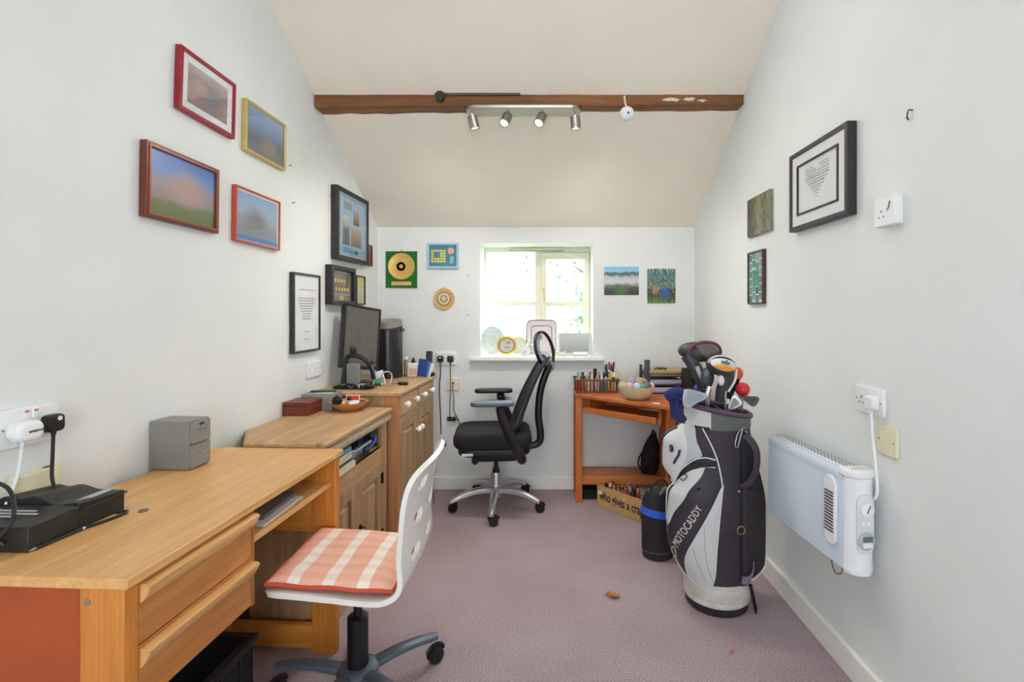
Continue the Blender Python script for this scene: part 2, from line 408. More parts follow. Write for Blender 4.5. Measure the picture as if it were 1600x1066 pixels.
beamfn().build('timber', M_BEAM, bm_, 0.003)
M_SPLASH = plain('old_white_paint_splash', (226, 214, 196), 0.7)
def blotch(cx, cz, w, h, seed):
    r = random.Random(seed); p = [(cx + w * math.cos(a) * r.uniform(.5, 1.1), cz + h * math.sin(a) * r.uniform(.5, 1.1)) for a in [2 * PI * k / 16 for k in range(16)]]
    return MB().prism(p, 2.7425, 2.7448, TY)
for i, (x, z, w, h) in enumerate(((0.70, 2.466, .05, .012), (0.80, 2.468, .04, .014), (0.87, 2.460, .026, .009))): blotch(x, z, w, h, i).build('paint_splash', M_SPLASH, bm_)
B(-0.60, -0.13, 2.735, 2.745, 2.487, 2.499).build('cable_cover', plain('brown_conduit', (96, 76, 58), .6), bm_)

# outside, seen through the panes
M_LEAF = plain('pale_green_leaf', (92, 116, 80), 0.6, var=0.3, scale=3)
M_BARK = plain('grey_bark', (84, 80, 74), 0.8)
struct(B(-30, 30, 4.2, 60, -0.4, -0.3).build('ground', plain('lawn', (120, 140, 96), 0.9, var=.2, scale=2)), 'grass outside the window')
def leafy(name, label, loc, R, H, n, seed):
    t = thing(name, label, 'tree', loc); r = random.Random(seed)
    mb = MB(); mb.tube([(0, 0, 0), (0.05, 0, H * .4), (0, 0.1, H)], [0.09, 0.07, 0.02], 8)
    for k in range(14):
        a = r.uniform(0, 2 * PI); z = r.uniform(.25, .9) * H; L = R * r.uniform(.4, .95)
        mb.tube([(0, 0, z), (L * .5 * math.cos(a), L * .5 * math.sin(a), z + .2), (L * math.cos(a), L * math.sin(a), z + .3 * r.uniform(.3, 2))], [0.03, .02, .006], 5)
    mb.build('trunk', M_BARK, t)
    if n:
        lf = MB()
        for k in range(n):
            p = Vector((r.gauss(0, 1), r.gauss(0, 1), r.gauss(0, 1))).normalized() * (r.random() ** .4)
            c = Vector((p.x * R, p.y * R, H * .62 + p.z * H * .5)); u = Vector((r.gauss(0, 1), r.gauss(0, 1), r.gauss(0, 1))).normalized(); w = u.orthogonal().normalized()
            L = r.uniform(.05, .1)
            lf.add([c - u * L, c + w * L * .5, c + u * L, c - w * L * .5], [(0, 1, 2, 3)])
        o = lf.build('foliage', M_LEAF, t); o['kind'] = 'stuff'
    return t
leafy('bare_tree', 'thin bare tree outside the left window panes', (-1.9, 8.5, -0.3), 1.1, 3.6, 160, 5)
leafy('leafy_tree', 'pale green leafy tree outside the right window panes', (1.0, 9.5, -0.3), 1.5, 3.9, 1500, 8)

# ================================================================== LEFT: DESK AND CABINETS
desk = thing('writing_desk', 'honey-coloured wooden desk with hanging drawers along left wall', 'desk', LW(1.013), AL)
DN = 0.533; DLn = 0.945; DZ = 0.77
B(0.02, DN, 0, DLn, DZ - 0.022, DZ).build('desktop', M_DESK, desk, 0.003)
M_SCREW = M_STEEL
for side, (ya, yb) in (('near', (0.012, 0.034)), ('far', (DLn - 0.034, DLn - 0.012))):
    ym = (ya + yb) / 2
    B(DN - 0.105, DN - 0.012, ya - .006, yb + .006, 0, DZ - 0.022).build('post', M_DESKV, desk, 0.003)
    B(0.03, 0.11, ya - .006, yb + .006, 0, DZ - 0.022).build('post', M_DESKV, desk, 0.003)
    B(0.11, DN - 0.105, ya + .002, yb - .002, 0.462, DZ - 0.022).build('end_panel', plain('desk_end_shaded', (172, 74, 20), .45, var=.12, scale=8) if side == 'near' else M_DESKX, desk)  # near panel's darker red paints in the shade on its viewer-facing side
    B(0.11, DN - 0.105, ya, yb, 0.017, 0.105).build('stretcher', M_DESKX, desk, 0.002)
    for nn, zz in ((DN - 0.088, 0.72), (DN - 0.088, 0.52)):
        MB().lathe([(0.0065, 0), (0.0065, 0.002), (0.004, 0.003), (0.001, 0.0015)], 12, T(nn, ya - .006, zz) @ RX(90)).build('screw_cap', M_SCREW, desk)
B(0.03, 0.045, 0.034, DLn - .034, 0.40, DZ - .022).build('back_panel', M_DESK, desk)
# drawer pedestal
ped = MB(); ped.box(0.06, DN - 0.032, 0.046, 0.42, 0.482, 0.747); ped.build('drawer_case', M_DESK, desk)
B(0.06, DN - 0.014, 0.405, 0.42, 0.478, 0.747).build('case_side', M_DESKV, desk)
for (z0, z1) in ((0.612, 0.744), (0.480, 0.609)):
    d = B(DN - 0.032, DN - 0.014, 0.040, 0.418, z0, z1).build('drawer_front', wood('drawer_veneer', (204, 140, 76), (176, 106, 50), 'y', 1.2, .42), desk, 0.002)
    prof = [(0, -0.040), (0.006, -0.036), (0.020, -0.012), (0.022, -0.004), (0.014, 0.0), (0, 0.0)]
    pts = [(DN - 0.014 + a, z1 - 0.008 + b) for a, b in prof]
    v = [(x, y, z) for y in (0.046, 0.412) for x, z in pts]; n = len(pts)
    MB().add(v, [tuple(range(n)), tuple(range(2 * n - 1, n - 1, -1))] + [(i, (i + 1) % n, n + (i + 1) % n, n + i) for i in range(n)]).build('lip_handle', M_DESK, d)
B(0.05, DN - 0.03, 0.42, DLn - 0.034, 0.637, 0.655).build('shelf', M_DESK, desk, 0.002)
B(DN, DN + 0.0008, 0.862, 0.876, DZ - 0.017, DZ - 0.003).build('yellow_sticker', plain('yellow_sticker', (248, 214, 20), .6, var=0), desk)
def onwall(name, label, cat, Y, n, z, group=None): return thing(name, label, cat, LW(Y, z, n), AL, group)
# papers on the desk shelf
pp = onwall('paper_folder', 'grey paper folder lying on the desk shelf', 'folder', 1.56, 0.30, 0.655)
MB().prism([(-0.06, -0.06), (0.19, -0.04), (0.18, 0.20), (-0.05, 0.19)], 0, 0.004).build('lower_sheet', M_PAPER, pp)
MB().prism([(-0.06, -0.04), (0.165, 0.0), (0.15, 0.22), (-0.07, 0.19)], 0.004, 0.016).build('cover', plain('grey_folder', (120, 120, 126), .6), pp)
nb = onwall('notebook', 'dark notebook pushed back on the desk shelf', 'notebook', 1.50, 0.12, 0.655)
B(0, 0.14, 0, 0.10, 0.002, 0.034).build('pages', M_PAPER, nb); B(-0.002, 0.142, -0.002, 0.102, 0.034, 0.038).build('cover', M_BLACKM, nb); B(-0.002, 0.142, -0.002, 0.102, 0, 0.002).build('cover', M_BLACKM, nb)
# black crate under the desk
cr = onwall('storage_crate', 'black plastic crate on the floor under the desk', 'crate', 1.12, 0.06, 0)
cm = MB(); cm.box(0, 0.36, 0, 0.46, 0, 0.012)
for (a, b, c, d) in ((0, .012, 0, .46), (.348, .36, 0, .46), (0, .36, 0, .012), (0, .36, .448, .46)): cm.box(a, b, c, d, 0, .29)
cm.build('shell', M_BLACKM, cr, .002)
MB().ring([(-.012, -.012), (.372, -.012), (.372, .472), (-.012, .472)], [(.012, .012), (.348, .012), (.348, .448), (.012, .448)], .27, .292).build('rim', M_BLACK, cr, .003)
for k in range(5): B(.36, .366, .05 + k * .085, .058 + k * .085, .01, .27).build('rib', M_BLACK, cr)

# ---- low pine cabinet
lc = thing('pine_sideboard', 'low stripped pine cabinet with open niche and two doors', 'cabinet', LW(1.962), AL)
LZ = 0.79; LLn = 0.733; LN = 0.46
def moulded_top(parent, poly, z0, z1, m, ins=0.014):
    """board with a stepped, chamfered edge"""
    c = (sum(p[0] for p in poly) / len(poly), sum(p[1] for p in poly) / len(poly))
    def inset(d):
        out = []; n = len(poly)
        for i in range(n):
            a, b, e = Vector(poly[i - 1]), Vector(poly[i]), Vector(poly[(i + 1) % n])
            d1 = (b - a).normalized(); d2 = (e - b).normalized(); n1 = Vector((-d1.y, d1.x)); n2 = Vector((-d2.y, d2.x))
            bis = (n1 + n2); bis = bis / max(1e-6, bis.dot(n1)); out.append(b + bis * d)
        return out
    area2 = sum(poly[i - 1][0] * poly[i][1] - poly[i][0] * poly[i - 1][1] for i in range(len(poly)))
    s = 1 if area2 > 0 else -1
    lv = [(inset(s * ins * .8), z0), (inset(0), z0 + .006), (inset(0), z1 - .008), (inset(s * ins * .5), z1 - .003), (inset(s * ins), z1)]
    v = [(p[0], p[1], z) for P, z in lv for p in P]; n = len(poly); f = [tuple(range(n - 1, -1, -1)), tuple((len(lv) - 1) * n + i for i in range(n))]
    for k in range(len(lv) - 1):
        for i in range(n): f.append((k * n + i, k * n + (i + 1) % n, (k + 1) * n + (i + 1) % n, (k + 1) * n + i))
    return MB().add(v, f).build('top', m, parent, ang=20)
moulded_top(lc, [(0.004, .20), (.13, 0), (LN, 0), (LN, LLn), (0.004, LLn)], LZ - .026, LZ, M_PINE)
BN = 0.435
def panel(par, name, x0, x1, y0, y1, z0, z1, m=M_PINEV, bev=0.002): return B(x0, x1, y0, y1, z0, z1).build(name, m, par, bev)
panel(lc, 'side', .14, BN, .02, .038, 0, LZ - .026)
MB().prism([(.02, .205), (.14, .02), (.14, .042), (.035, .205)], 0, LZ - .026).build('corner_panel', M_PINEV, lc)
panel(lc, 'side', .02, BN, LLn - .02, LLn, 0, LZ - .026)
panel(lc, 'back', .02, .032, .205, LLn, 0.05, LZ - .026)
MB().prism([(.032, .205), (.14, .04), (BN, .04), (BN, LLn - .02), (.032, LLn - .02)], .582, .60).build('niche_shelf', M_PINE, lc)
MB().prism([(.032, .205), (.14, .04), (BN - .02, .04), (BN - .02, LLn - .02), (.032, LLn - .02)], .06, .075).build('bottom_board', M_PINE, lc)
M_FLUTE = plain('silvered_pine_moulding', (190, 168, 140), .55, var=.15, scale=40)
fl = MB()
for k in range(7):
    z = LZ - .032 - k * .0062; fl.tube([(BN + .004 + .012 * math.sin(PI * (k + .5) / 7), .022, z), (BN + .004 + .012 * math.sin(PI * (k + .5) / 7), LLn, z)], .0042, 6)
fl.box(BN - .02, BN + .006, .02, LLn, LZ - .074, LZ - .026); fl.build('fluted_moulding', M_FLUTE, lc)
panel(lc, 'stile', BN - .02, BN, .02, .045, 0, LZ - .07); panel(lc, 'stile', BN - .02, BN, .645, LLn, 0, LZ - .07)
panel(lc, 'apron', BN - .02, BN, .045, .645, .516, .60, M_PINE); panel(lc, 'plinth', BN - .025, BN - .002, .045, .645, 0, .075, M_PINE)
M_IRON = plain('black_iron', (28, 26, 26), .55, .6)
def pdoor(par, x, y0, y1, z0, z1, fr=.052, th=.02):
    """framed door with a raised bevelled panel, facing +x"""
    d = MB().ring(rect(y0, y1, z0, z1), rect(y0 + fr, y1 - fr, z0 + fr, z1 - fr), x, x + th, TX).build('door', M_PINEV, par, .0025)
    a = rect(y0 + fr, y1 - fr, z0 + fr, z1 - fr); i = .028; b = rect(y0 + fr + i, y1 - fr - i, z0 + fr + i, z1 - fr - i)
    v = [(x - .001, y, z) for y, z in a] + [(x + .017, y, z) for y, z in b]
    MB().add(v, [(4, 5, 6, 7)] + [(k, (k + 1) % 4, 4 + (k + 1) % 4, 4 + k) for k in range(4)] + [(3, 2, 1, 0)]).build('raised_panel', M_PINEV, d, ang=10)
    return d
dl = pdoor(lc, BN - .02, .047, .338, .078, .513); drr = pdoor(lc, BN - .02, .342, .643, .078, .513)
for d, y, z in ((dl, .325, .30), (drr, .375, .30)):
    MB().lathe([(.013, 0), (.013, .003), (.005, .008), (.005, .014)], 12, T(BN, y, z) @ RY(90)).build('ring_boss', M_IRON, d)
    MB().tube([(BN + .014 + .004 * math.sin(t), y + .018 * math.sin(t), z - .018 + .018 * math.cos(t)) for t in [2 * PI * k / 20 for k in range(20)]], .0028, 6, True).build('ring_handle', M_IRON, d)
for z in (.44, .15):
    B(BN - .001, BN + .005, .630, .658, z - .025, z + .025).build('hinge', M_IRON, lc, .002); MB().tube([(BN + .006, .644, z - .028), (BN + .006, .644, z + .028)], .004, 6).build('hinge_pin', M_IRON, lc)

# ---- tall pine cabinet
tcab = thing('pine_cupboard', 'tall pine cupboard with white knobs by the end wall', 'cabinet', LW(2.705), AL)
TZ = .868; TN = .478; TL_ = .73
moulded_top(tcab, [(0.004, 0), (TN + .018, 0), (TN + .018, TL_), (0.004, TL_)], TZ - .028, TZ, M_PINE)
panel(tcab, 'side', .01, TN - .02, .016, .036, 0, TZ - .028, M_PINEV); panel(tcab, 'side', .01, TN - .02, TL_ - .03, TL_ - .01, 0, TZ - .028)
panel(tcab, 'back', .01, .022, .036, TL_ - .03, .05, TZ - .028); panel(tcab, 'bottom_board', .022, TN - .02, .036, TL_ - .03, .07, .085, M_PINE)
panel(tcab, 'corner_post', TN - .07, TN, .012, .05, .085, TZ - .028, wood('pine_post', (206, 150, 100), (176, 112, 68), 'z', 1, .5, .5))
panel(tcab, 'corner_post', TN - .02, TN, TL_ - .045, TL_ - .006, .085, TZ - .028)
pl = MB(); pl.box(.01, TN + .008, .006, .03, 0, .085); pl.box(TN - .02, TN + .008, .006, TL_, 0, .085); pl.build('plinth', M_PINE, tcab, .006)
panel(tcab, 'rail', TN - .02, TN, .05, TL_ - .045, .70, .722, M_PINE)
panel(tcab, 'drawer_divider', TN - .02, TN, .355, .375, .722, TZ - .028)
M_KNOB = plain('white_ceramic', (246, 246, 246), .18, var=0)
def knob(par, x, y, z):
    m = MB(); m.lathe([(.007, 0), (.007, .012)], 10, T(x, y, z) @ RY(90)); m.ball((x + .021, y, z), (.015, .0175, .0175), 16, 10); return m.build('knob', M_KNOB, par)
for (y0, y1) in ((.053, .352), (.378, .682)):
    d = B(TN - .02, TN + .006, y0, y1, .725, TZ - .032).build('drawer_front', M_PINE, tcab, .004)
    for t in (.22, .78): knob(d, TN + .006, y0 + (y1 - y0) * t, .782)
d1 = pdoor(tcab, TN - .018, .053, .364, .09, .697, .058); d2 = pdoor(tcab, TN - .018, .368, .682, .09, .697, .058)
knob(d1, TN + .002, .335, .592); knob(d2, TN + .002, .397, .592)

# ================================================================== THINGS ON THE LEFT FURNITURE
# mini filing cabinet
fc = onwall('mini_filing_cabinet', 'small grey metal two-drawer file box on the desk', 'file box', 1.668, 0.004, DZ)
M_FILE = plain('grey_enamel', (136, 134, 130), .45, var=.05)
B(0, .138, 0, .092, 0.002, .163).build('case', M_FILE, fc, .002)
for z0, z1 in ((.008, .081), (.0875, .158)):
    d = B(.138, .146, .003, .089, z0, z1).build('drawer_front', M_FILE, fc, .0015)
    zc = z0 + .045
    MB().tube([(.146, .030, zc), (.155, .030, zc), (.155, .060, zc), (.146, .060, zc)], .0024, 6).build('drawer_handle', M_CHROME, d)
    if z0 > .05: B(.146, .1475, .036, .056, zc + .012, zc + .020).build('label_holder', M_BLACK, d)
# charging docks
M_DOCK = plain('dusty_black_plastic', (34, 33, 33), .5, var=.35, scale=40)
dk = onwall('charger_unit', 'black boxy charger with printed top at front of the desk', 'charger', 1.105, .005, DZ)
def dockbody(name, L, W_, H, fn, par, m):
    """box of length L (y) and width W_ (x) whose top follows fn(u, v)"""
    nu, nv = 18, 18; v = []; f = []
    for j in range(nv + 1):
        for i in range(nu + 1): v.append((W_ * i / nu, L * j / nv, H + fn(i / nu, j / nv)))
    w = nu + 1
    f = [(j * w + i, j * w + i + 1, (j + 1) * w + i + 1, (j + 1) * w + i) for j in range(nv) for i in range(nu)]
    o = len(v); edge = [i for i in range(w)] + [j * w + nu for j in range(1, nv + 1)] + [nv * w + i for i in range(nu - 1, -1, -1)] + [j * w for j in range(nv - 1, 0, -1)]
    for e in edge: v.append((v[e][0], v[e][1], 0))
    n = len(edge)
    for k in range(n): f.append((edge[k], edge[(k + 1) % n], o + (k + 1) % n, o + k))
    f.append(tuple(o + k for k in range(n)))
    return MB().add(v, f).build(name, m, par, .0025)
dockbody('body', .115, .215, .056, lambda u, v: 0.004 * v, dk, M_DOCK)
M_LBL = plain('light_grey_print', (176, 178, 182), .6, var=0)
for k, (x0, x1, y0, y1) in enumerate(((.05, .15, .072, .080), (.055, .17, .058, .064), (.05, .13, .042, .047))): MB().add([(x0, y0, .0606 if y0 > .06 else .0598), (x1, y0, .0606 if y0 > .06 else .0598), (x1, y1, .0612), (x0, y1, .0612)], [(0, 1, 2, 3)]).build('printed_line', M_LBL, dk)
MB().cyl((.03, .075, .0575), .012, 0, .0022, 18).build('round_badge', M_LBL, dk)
dk2 = onwall('charger_unit', 'black charger with wavy scooped top beside the file box', 'charger', 1.222, .012, DZ)
dockbody('body', .125, .205, .066, lambda u, v: -.012 * v + .013 * math.exp(-((u - .42) / .16) ** 2) - .008 * math.exp(-((u - .72) / .12) ** 2) * (1 - v) + .012 * math.exp(-((u - .1) / .12) ** 2), dk2, M_DOCK)
B(.204, .212, -.002, .127, .046, .0505).build('rim_edge', M_BLACK, dk2, .001)
MB().prism(rrect(.022, .085, .01, 5, .18, .065), .0600, .0612).build('badge', M_LBL, dk2)
# loops and pen
def cable(name, label, pts, r, m, n=8, cat='cable', sm=8): return tag(MB().tube(smooth(pts, sm), r, n).build(name, m), label, cat)
cable('power_cable', 'dark cable looping over the charger at the left edge', [LW(1.10, .79, .17), LW(1.08, .88, .10), LW(1.10, .925, .12), LW(1.115, .905, .165), LW(1.09, .845, .20), LW(1.06, .79, .16), LW(1.03, .78, .10)], .0042, M_BLACK)
pen = thing('stylus_pen', 'thin black stylus lying beside the front charger', 'pen', LW(1.118, DZ + .0045, .222), AL)
pm = MB(); pm.tube([(0, 0, 0), (.006, .10, 0)], .0042, 10); pm.build('barrel', M_BLACK, pen); MB().tube([(0, 0, 0), (-.0006, -.012, 0)], [.0042, .001], 10).build('tip', M_STEEL, pen); MB().tube([(.006, .10, 0), (.0064, .108, 0)], .003, 10).build('end_cap', M_WHITE, pen)
cable('power_cable', 'black lead curling on the desktop beyond the stylus', [LW(1.215, DZ + .004, .224), LW(1.25, DZ + .004, .236), LW(1.30, DZ + .004, .247), LW(1.325, DZ + .004, .244), LW(1.328, DZ + .004, .232), LW(1.315, DZ + .004, .222)], .0035, M_BLACK)
tag(MB().lathe([(.011, 0), (.0115, .001), (.0115, .002), (.011, .003)], 24, Matrix.Translation(LW(1.34, DZ, .275))).build('coin', plain('dull_coin', (120, 110, 92), .45, .7)), 'dull coin lying alone on the desktop', 'coin')
# ---- on the low cabinet (top at LZ)
bx1 = onwall('wooden_box', 'reddish brown wooden box on the low cabinet', 'box', 2.44, .004, LZ)
M_RBOX = wood('mahogany', (132, 58, 36), (96, 36, 24), 'x', 1.5, .4)
B(0, .13, 0, .135, 0, .046).build('body', M_RBOX, bx1, .002); B(-.001, .131, -.001, .136, .048, .066).build('lid', M_RBOX, bx1, .003)
bx2 = onwall('card_box', 'grey card box with green pen on top behind the brown box', 'box', 2.578, .02, LZ)
M_GBOX = plain('grey_card', (140, 138, 132), .7)
B(0, .165, 0, .115, 0, .082).build('body', M_GBOX, bx2, .003); B(.03, .15, .03, .095, .082, .085).build('clear_card', plain('pale_card', (206, 214, 214), .4), bx2)
gp = onwall('green_pen_case', 'dark green slim case lying on the grey card box', 'case', 2.612, .05, LZ + .085)
B(0, .13, 0, .022, 0, .011, RZ(12)).build('body', plain('dark_green', (24, 84, 74), .4), gp, .004)
bw = onwall('wooden_bowl', 'shallow turned wooden bowl on the low cabinet', 'bowl', 2.60, .265, LZ)
M_BOWL = wood('turned_wood', (206, 150, 84), (178, 116, 56), 'x', 1.5, .4)
MB().lathe([(.04, 0), (.045, .004), (.075, .018), (.096, .042), (.099, .046), (.094, .045), (.07, .022), (.03, .012), (1e-5, .011)], 32).build('bowl', M_BOWL, bw)
def inbowl(dx, dy, dz): return LW(2.60 + dy, LZ + dz, .265 + dx)
t = thing('black_purse', 'small black pouch in the wooden bowl', 'pouch', inbowl(-.062, -.005, .03), AL); MB().ball((0, 0, .018), (.026, .024, .024)).build('body', M_BLACKM, t); B(-.006, .006, -.003, .003, .036, .046).build('clasp', M_BLACK, t)
t = thing('playing_card', 'red and black printed card leaning in the wooden bowl', 'card', inbowl(.005, .03, .04), AL); B(-.036, .036, -.001, .001, 0, .034, RX(-15)).build('card', M_PAPER, t); B(-.032, .032, -.0016, -.0012, .004, .030, RX(-15)).build('red_print', plain('red_print', (214, 62, 60), .5), t); B(-.032, -.008, -.0022, -.0016, .004, .02, RX(-15)).build('black_print', M_BLACK, t)
t = thing('crumpled_receipt', 'crumpled white paper in the wooden bowl', 'paper', inbowl(.03, -.02, .03), AL)
cr_ = MB(); rr_ = random.Random(4); cr_.grid(lambda u, v: (-.045 + .09 * u, -.03 + .06 * v, .012 + .02 * math.sin(7 * u + 5 * v) * .5 + rr_.uniform(-.004, .004)), 8, 6); cr_.build('paper', M_PAPER, t)
t = thing('small_knife', 'black and white penknife on the bowl rim', 'knife', inbowl(.06, 0, .044), AL); B(-.03, .022, -.004, .004, 0, .006, RZ(25)).build('handle', M_BLACK, t, .002); B(.022, .045, -.003, .003, .002, .004, RZ(25)).build('blade', M_STEEL, t)
# ---- in the niche (shelf at .60)
def nich(y, n): return LW(1.962 + y, .60, n)
bk = [('book', (222, 214, 196), .026, .115, .165, .17, 'cream paperback at the foot of the niche book stack'), ('book', (64, 62, 70), .010, .11, .16, .165, 'thin dark book above the cream paperback in the niche'),
      ('book', (232, 222, 160), .018, .105, .155, .16, 'pale yellow book in the middle of the niche stack'), ('book', (228, 230, 232), .014, .11, .155, .16, 'white booklet under the light blue book'), ('book', (120, 176, 214), .020, .105, .15, .15, 'light blue book on top of the niche stack')]
def book(label, c, th, w, h, loc, rz, lean=None):
    t = thing('book', label, 'book', loc, AL + rz, 'books in the cabinet niche')
    M = Matrix() if lean is None else lean
    B(0.002, w - .002, .002, h - .002, .0015, th - .0015, M).build('pages', M_PAPER, t)
    cm = plain('cover_%d_%d_%d' % c, c, .5, var=.05)
    v = MB(); v.box(0, w, 0, h, 0, .0015, M); v.box(0, w, 0, h, th - .0015, th, M); v.box(w - .0015, w, 0, h, 0, th, M); v.build('cover', cm, t)
    return t
z = 0
for i, (nm, c, th, w, h, yy, lab) in enumerate(bk):
    p = nich(.165 + .006 * i, .318 - .003 * i); book(lab, c, th, w, h, (p[0], p[1], .60 + z), .04 * (i % 2)); z += th
p = nich(.075, .29); book('white leaning magazine at the near end of the niche', (230, 226, 220), .02, .13, .06, p, 0, T(0, 0, .0) @ RX(60))
p = nich(.125, .30); book('buff envelope pad leaning beside the book stack', (206, 176, 134), .014, .12, .085, p, 0, T(0, 0, .0) @ RX(72))
p = nich(.30, .10); book('yellow-edged book at the back of the niche', (228, 200, 92), .03, .16, .11, (p[0], p[1], .60), 0, T(.09, 0, .0) @ RX(80))
t = thing('clear_tray', 'clear plastic tray with blue handle in the niche', 'tray', nich(.36, .275), AL)
M_CLEAR = glass('clear_plastic', (.88, .92, .96), .18)
tm = MB(); tm.prism(rrect(.14, .20, .02, 4, .07, .10), 0, .004); tm.ring(rrect(.14, .20, .02, 4, .07, .10), rrect(.136, .196, .02, 4, .07, .10), .004, .052); tm.build('tub', M_CLEAR, t)
MB().ring(rrect(.152, .212, .024, 4, .07, .10), rrect(.136, .196, .02, 4, .07, .10), .052, .058).build('rim', plain('frosted', (206, 216, 226), .3, var=0), t)
B(.03, .11, .03, .17, .004, .03).build('white_contents', M_PAPER, t, .004)
MB().tube(smooth([(.145, .12, .03), (.165, .15, .05), (.165, .185, .075), (.14, .20, .08)], 6), .008, 8, flat=.4).build('handle', plain('blue_plastic', (38, 84, 190), .4, var=0), t)
t = thing('black_cash_box', 'shiny black box standing on the clear tray in the niche', 'box', (lambda q: (q[0], q[1], .66))(nich(.375, .285)), AL)
B(0, .125, 0, .185, 0, .055).build('body', plain('black_gloss', (26, 24, 26), .15, var=.1), t, .002); MB().tube([(.126, .01, .053), (.126, .175, .053)], .0012, 6).build('bright_edge', M_CHROME, t)

# ---- on the tall cupboard (top at TZ)
mon = thing('monitor', 'dark flat monitor leaning by the left wall on the tall cupboard', 'monitor')
o = Vector((-1.174, 2.88, .975)); wv = Vector((.149, .20, -.038)); hv0 = Vector((.028, .12, .363))
wn = wv.normalized(); nn_ = wn.cross(hv0).normalized(); hn = nn_.cross(wn)
MM = Matrix(((wn.x, hn.x, nn_.x, o.x), (wn.y, hn.y, nn_.y, o.y), (wn.z, hn.z, nn_.z, o.z), (0, 0, 0, 1)))
wl, hl = .252, .383
MB().ring([(0, 0), (wl, 0), (wl, hl), (0, hl)], [(.014, .02), (wl - .014, .02), (wl - .014, hl - .014), (.014, hl - .014)], -.012, .006, MM).build('bezel', M_BLACK, mon, .002)
MB().box(.012, wl - .012, .018, hl - .012, -.01, .001, MM).build('screen', plain('dull_screen', (96, 92, 84), .3, var=.12, scale=30), mon)
MB().box(.005, wl - .005, .005, hl - .005, -.045, -.012, MM).build('rear_shell', M_DGREY, mon, .006)
st = MB(); c0 = MM @ Vector((wl / 2, .10, -.045)); st.tube([c0, c0 + Vector((.0, -.01, -.06)), Vector((c0.x, c0.y - .01, TZ + .012))], .02, 10); st.lathe([(.085, 0), (.085, .008), (.03, .014)], 24, T(c0.x + .02, c0.y - .01, TZ)); st.build('stand', M_BLACK, mon)
tw = onwall('tower_unit', 'tall rounded black unit with grey slanted lid on the cupboard', 'appliance', 3.30, .22, TZ)
pf = [(.084 * math.cos(a), .095 * math.sin(a)) for a in [2 * PI * k / 28 for k in range(28)]]
v = [(x, y, 0) for x, y in pf] + [(x, y, .335 + .02 * (y / .095) - .0 * x) for x, y in pf]
MB().add(v, [tuple(range(27, -1, -1)), tuple(range(28, 56))] + [(i, (i + 1) % 28, 28 + (i + 1) % 28, 28 + i) for i in range(28)]).build('body', plain('black_satin', (38, 36, 36), .3, var=.15), tw, .003)
v = [(x * 1.03, y * 1.03, .338 + .02 * (y / .095)) for x, y in pf] + [(x * .9, y * .9, .375 + .012 * (y / .095)) for x, y in pf]
MB().add(v, [tuple(range(27, -1, -1)), tuple(range(28, 56))] + [(i, (i + 1) % 28, 28 + (i + 1) % 28, 28 + i) for i in range(28)]).build('lid', plain('grey_lid', (130, 126, 120), .4), tw, .004)
B(.074, .092, -.03, .03, .30, .322).build('spout_slot', M_BLACK, tw, .004)
# bent stand with knob, cables
bs = onwall('webcam_stand', 'bent black desk stand with knob in front of the monitor', 'stand', 2.83, .13, TZ)
MB().tube(smooth([(.0, -.01, 0), (.01, -.01, .09), (.02, .0, .17), (.06, .0, .185), (.12, .005, .16), (.155, .01, .11), (.165, .02, .05)], 6), .013, 8, flat=1.5, up=(0, 1, 0)).build('arm', M_BLACK, bs)
MB().lathe([(.012, 0), (.02, .01), (.02, .03), (.012, .04)], 14, T(.055, 0, .195)).build('knob', M_BLACK, bs); MB().ball((.165, .015, .15), (.014, .014, .016)).build('joint', M_DGREY, bs)
MB().prism(rrect(.22, .10, .03, 5, .06, 0), 0, .012).build('foot', M_BLACKM, bs, .003); B(.025, .10, -.03, .0, .012, .14).build('grey_pad', plain('pad_grey', (128, 128, 124), .6), bs, .01)
r2 = random.Random(11)
for k in range(5):
    pts = []
    a0 = r2.uniform(0, 6)
    for j in range(9): pts.append(LW(2.775 + .035 * math.sin(a0 + j * 1.3) + .012 * k, TZ + .008 + .022 * abs(math.sin(j * 1.1 + k)), .15 + .022 * j + .014 * math.cos(a0 + j * 2)))
    cable('loose_cable', ['tangled black cable nearest the cupboard edge', 'grey cable twisted in the cupboard tangle', 'silver cable looping in the cupboard tangle', 'black cable in the middle of the cupboard tangle', 'black cable at the back of the cupboard tangle'][k], pts, .0035, (M_BLACK, M_GREY, plain('silver_cable', (170, 170, 176), .35, .3), M_BLACKM, M_BLACK)[k])
t = onwall('sweet_packet', 'green and white packet propped behind the cable tangle', 'packet', 2.93, .30, TZ); B(-.035, .035, 0, .006, 0, .085, RX(-12) @ RY(-18)).build('packet', M_PAPER, t, .002); B(-.03, .03, -.001, 0, .01, .045, RX(-12) @ RY(-18)).build('green_print', plain('mint_green', (96, 168, 140), .5), t)
t = onwall('cable_reel', 'white coiled lead looping beside the packet', 'cable', 2.90, .34, TZ); MB().tube([(.03 * math.cos(a) + .01, .012 * math.sin(a * 2), .045 + .04 * math.sin(a)) for a in [2 * PI * k / 24 for k in range(24)]], .004, 6, True).build('loop', plain('pale_lead', (190, 190, 182), .4), t)
t = onwall('screwdriver', 'dark screwdriver lying on the cupboard front', 'screwdriver', 2.93, .40, TZ + .010); MB().lathe([(.004, 0), (.009, .006), (.010, .05), (.006, .062), (.0035, .066)], 12, RZ(35) @ RY(90) ).build('handle', M_BLACK, t); MB().lathe([(.0025, .064), (.0025, .13)], 8, RZ(35) @ RY(90)).build('shaft', M_STEEL, t); t.rotation_euler = (0, 0, AL + rad(140)); t.location = LW(2.95, TZ + .010, .46)
t = onwall('glue_bottle', 'white squeeze bottle with pink label on the cupboard', 'bottle', 3.33, .37, TZ)
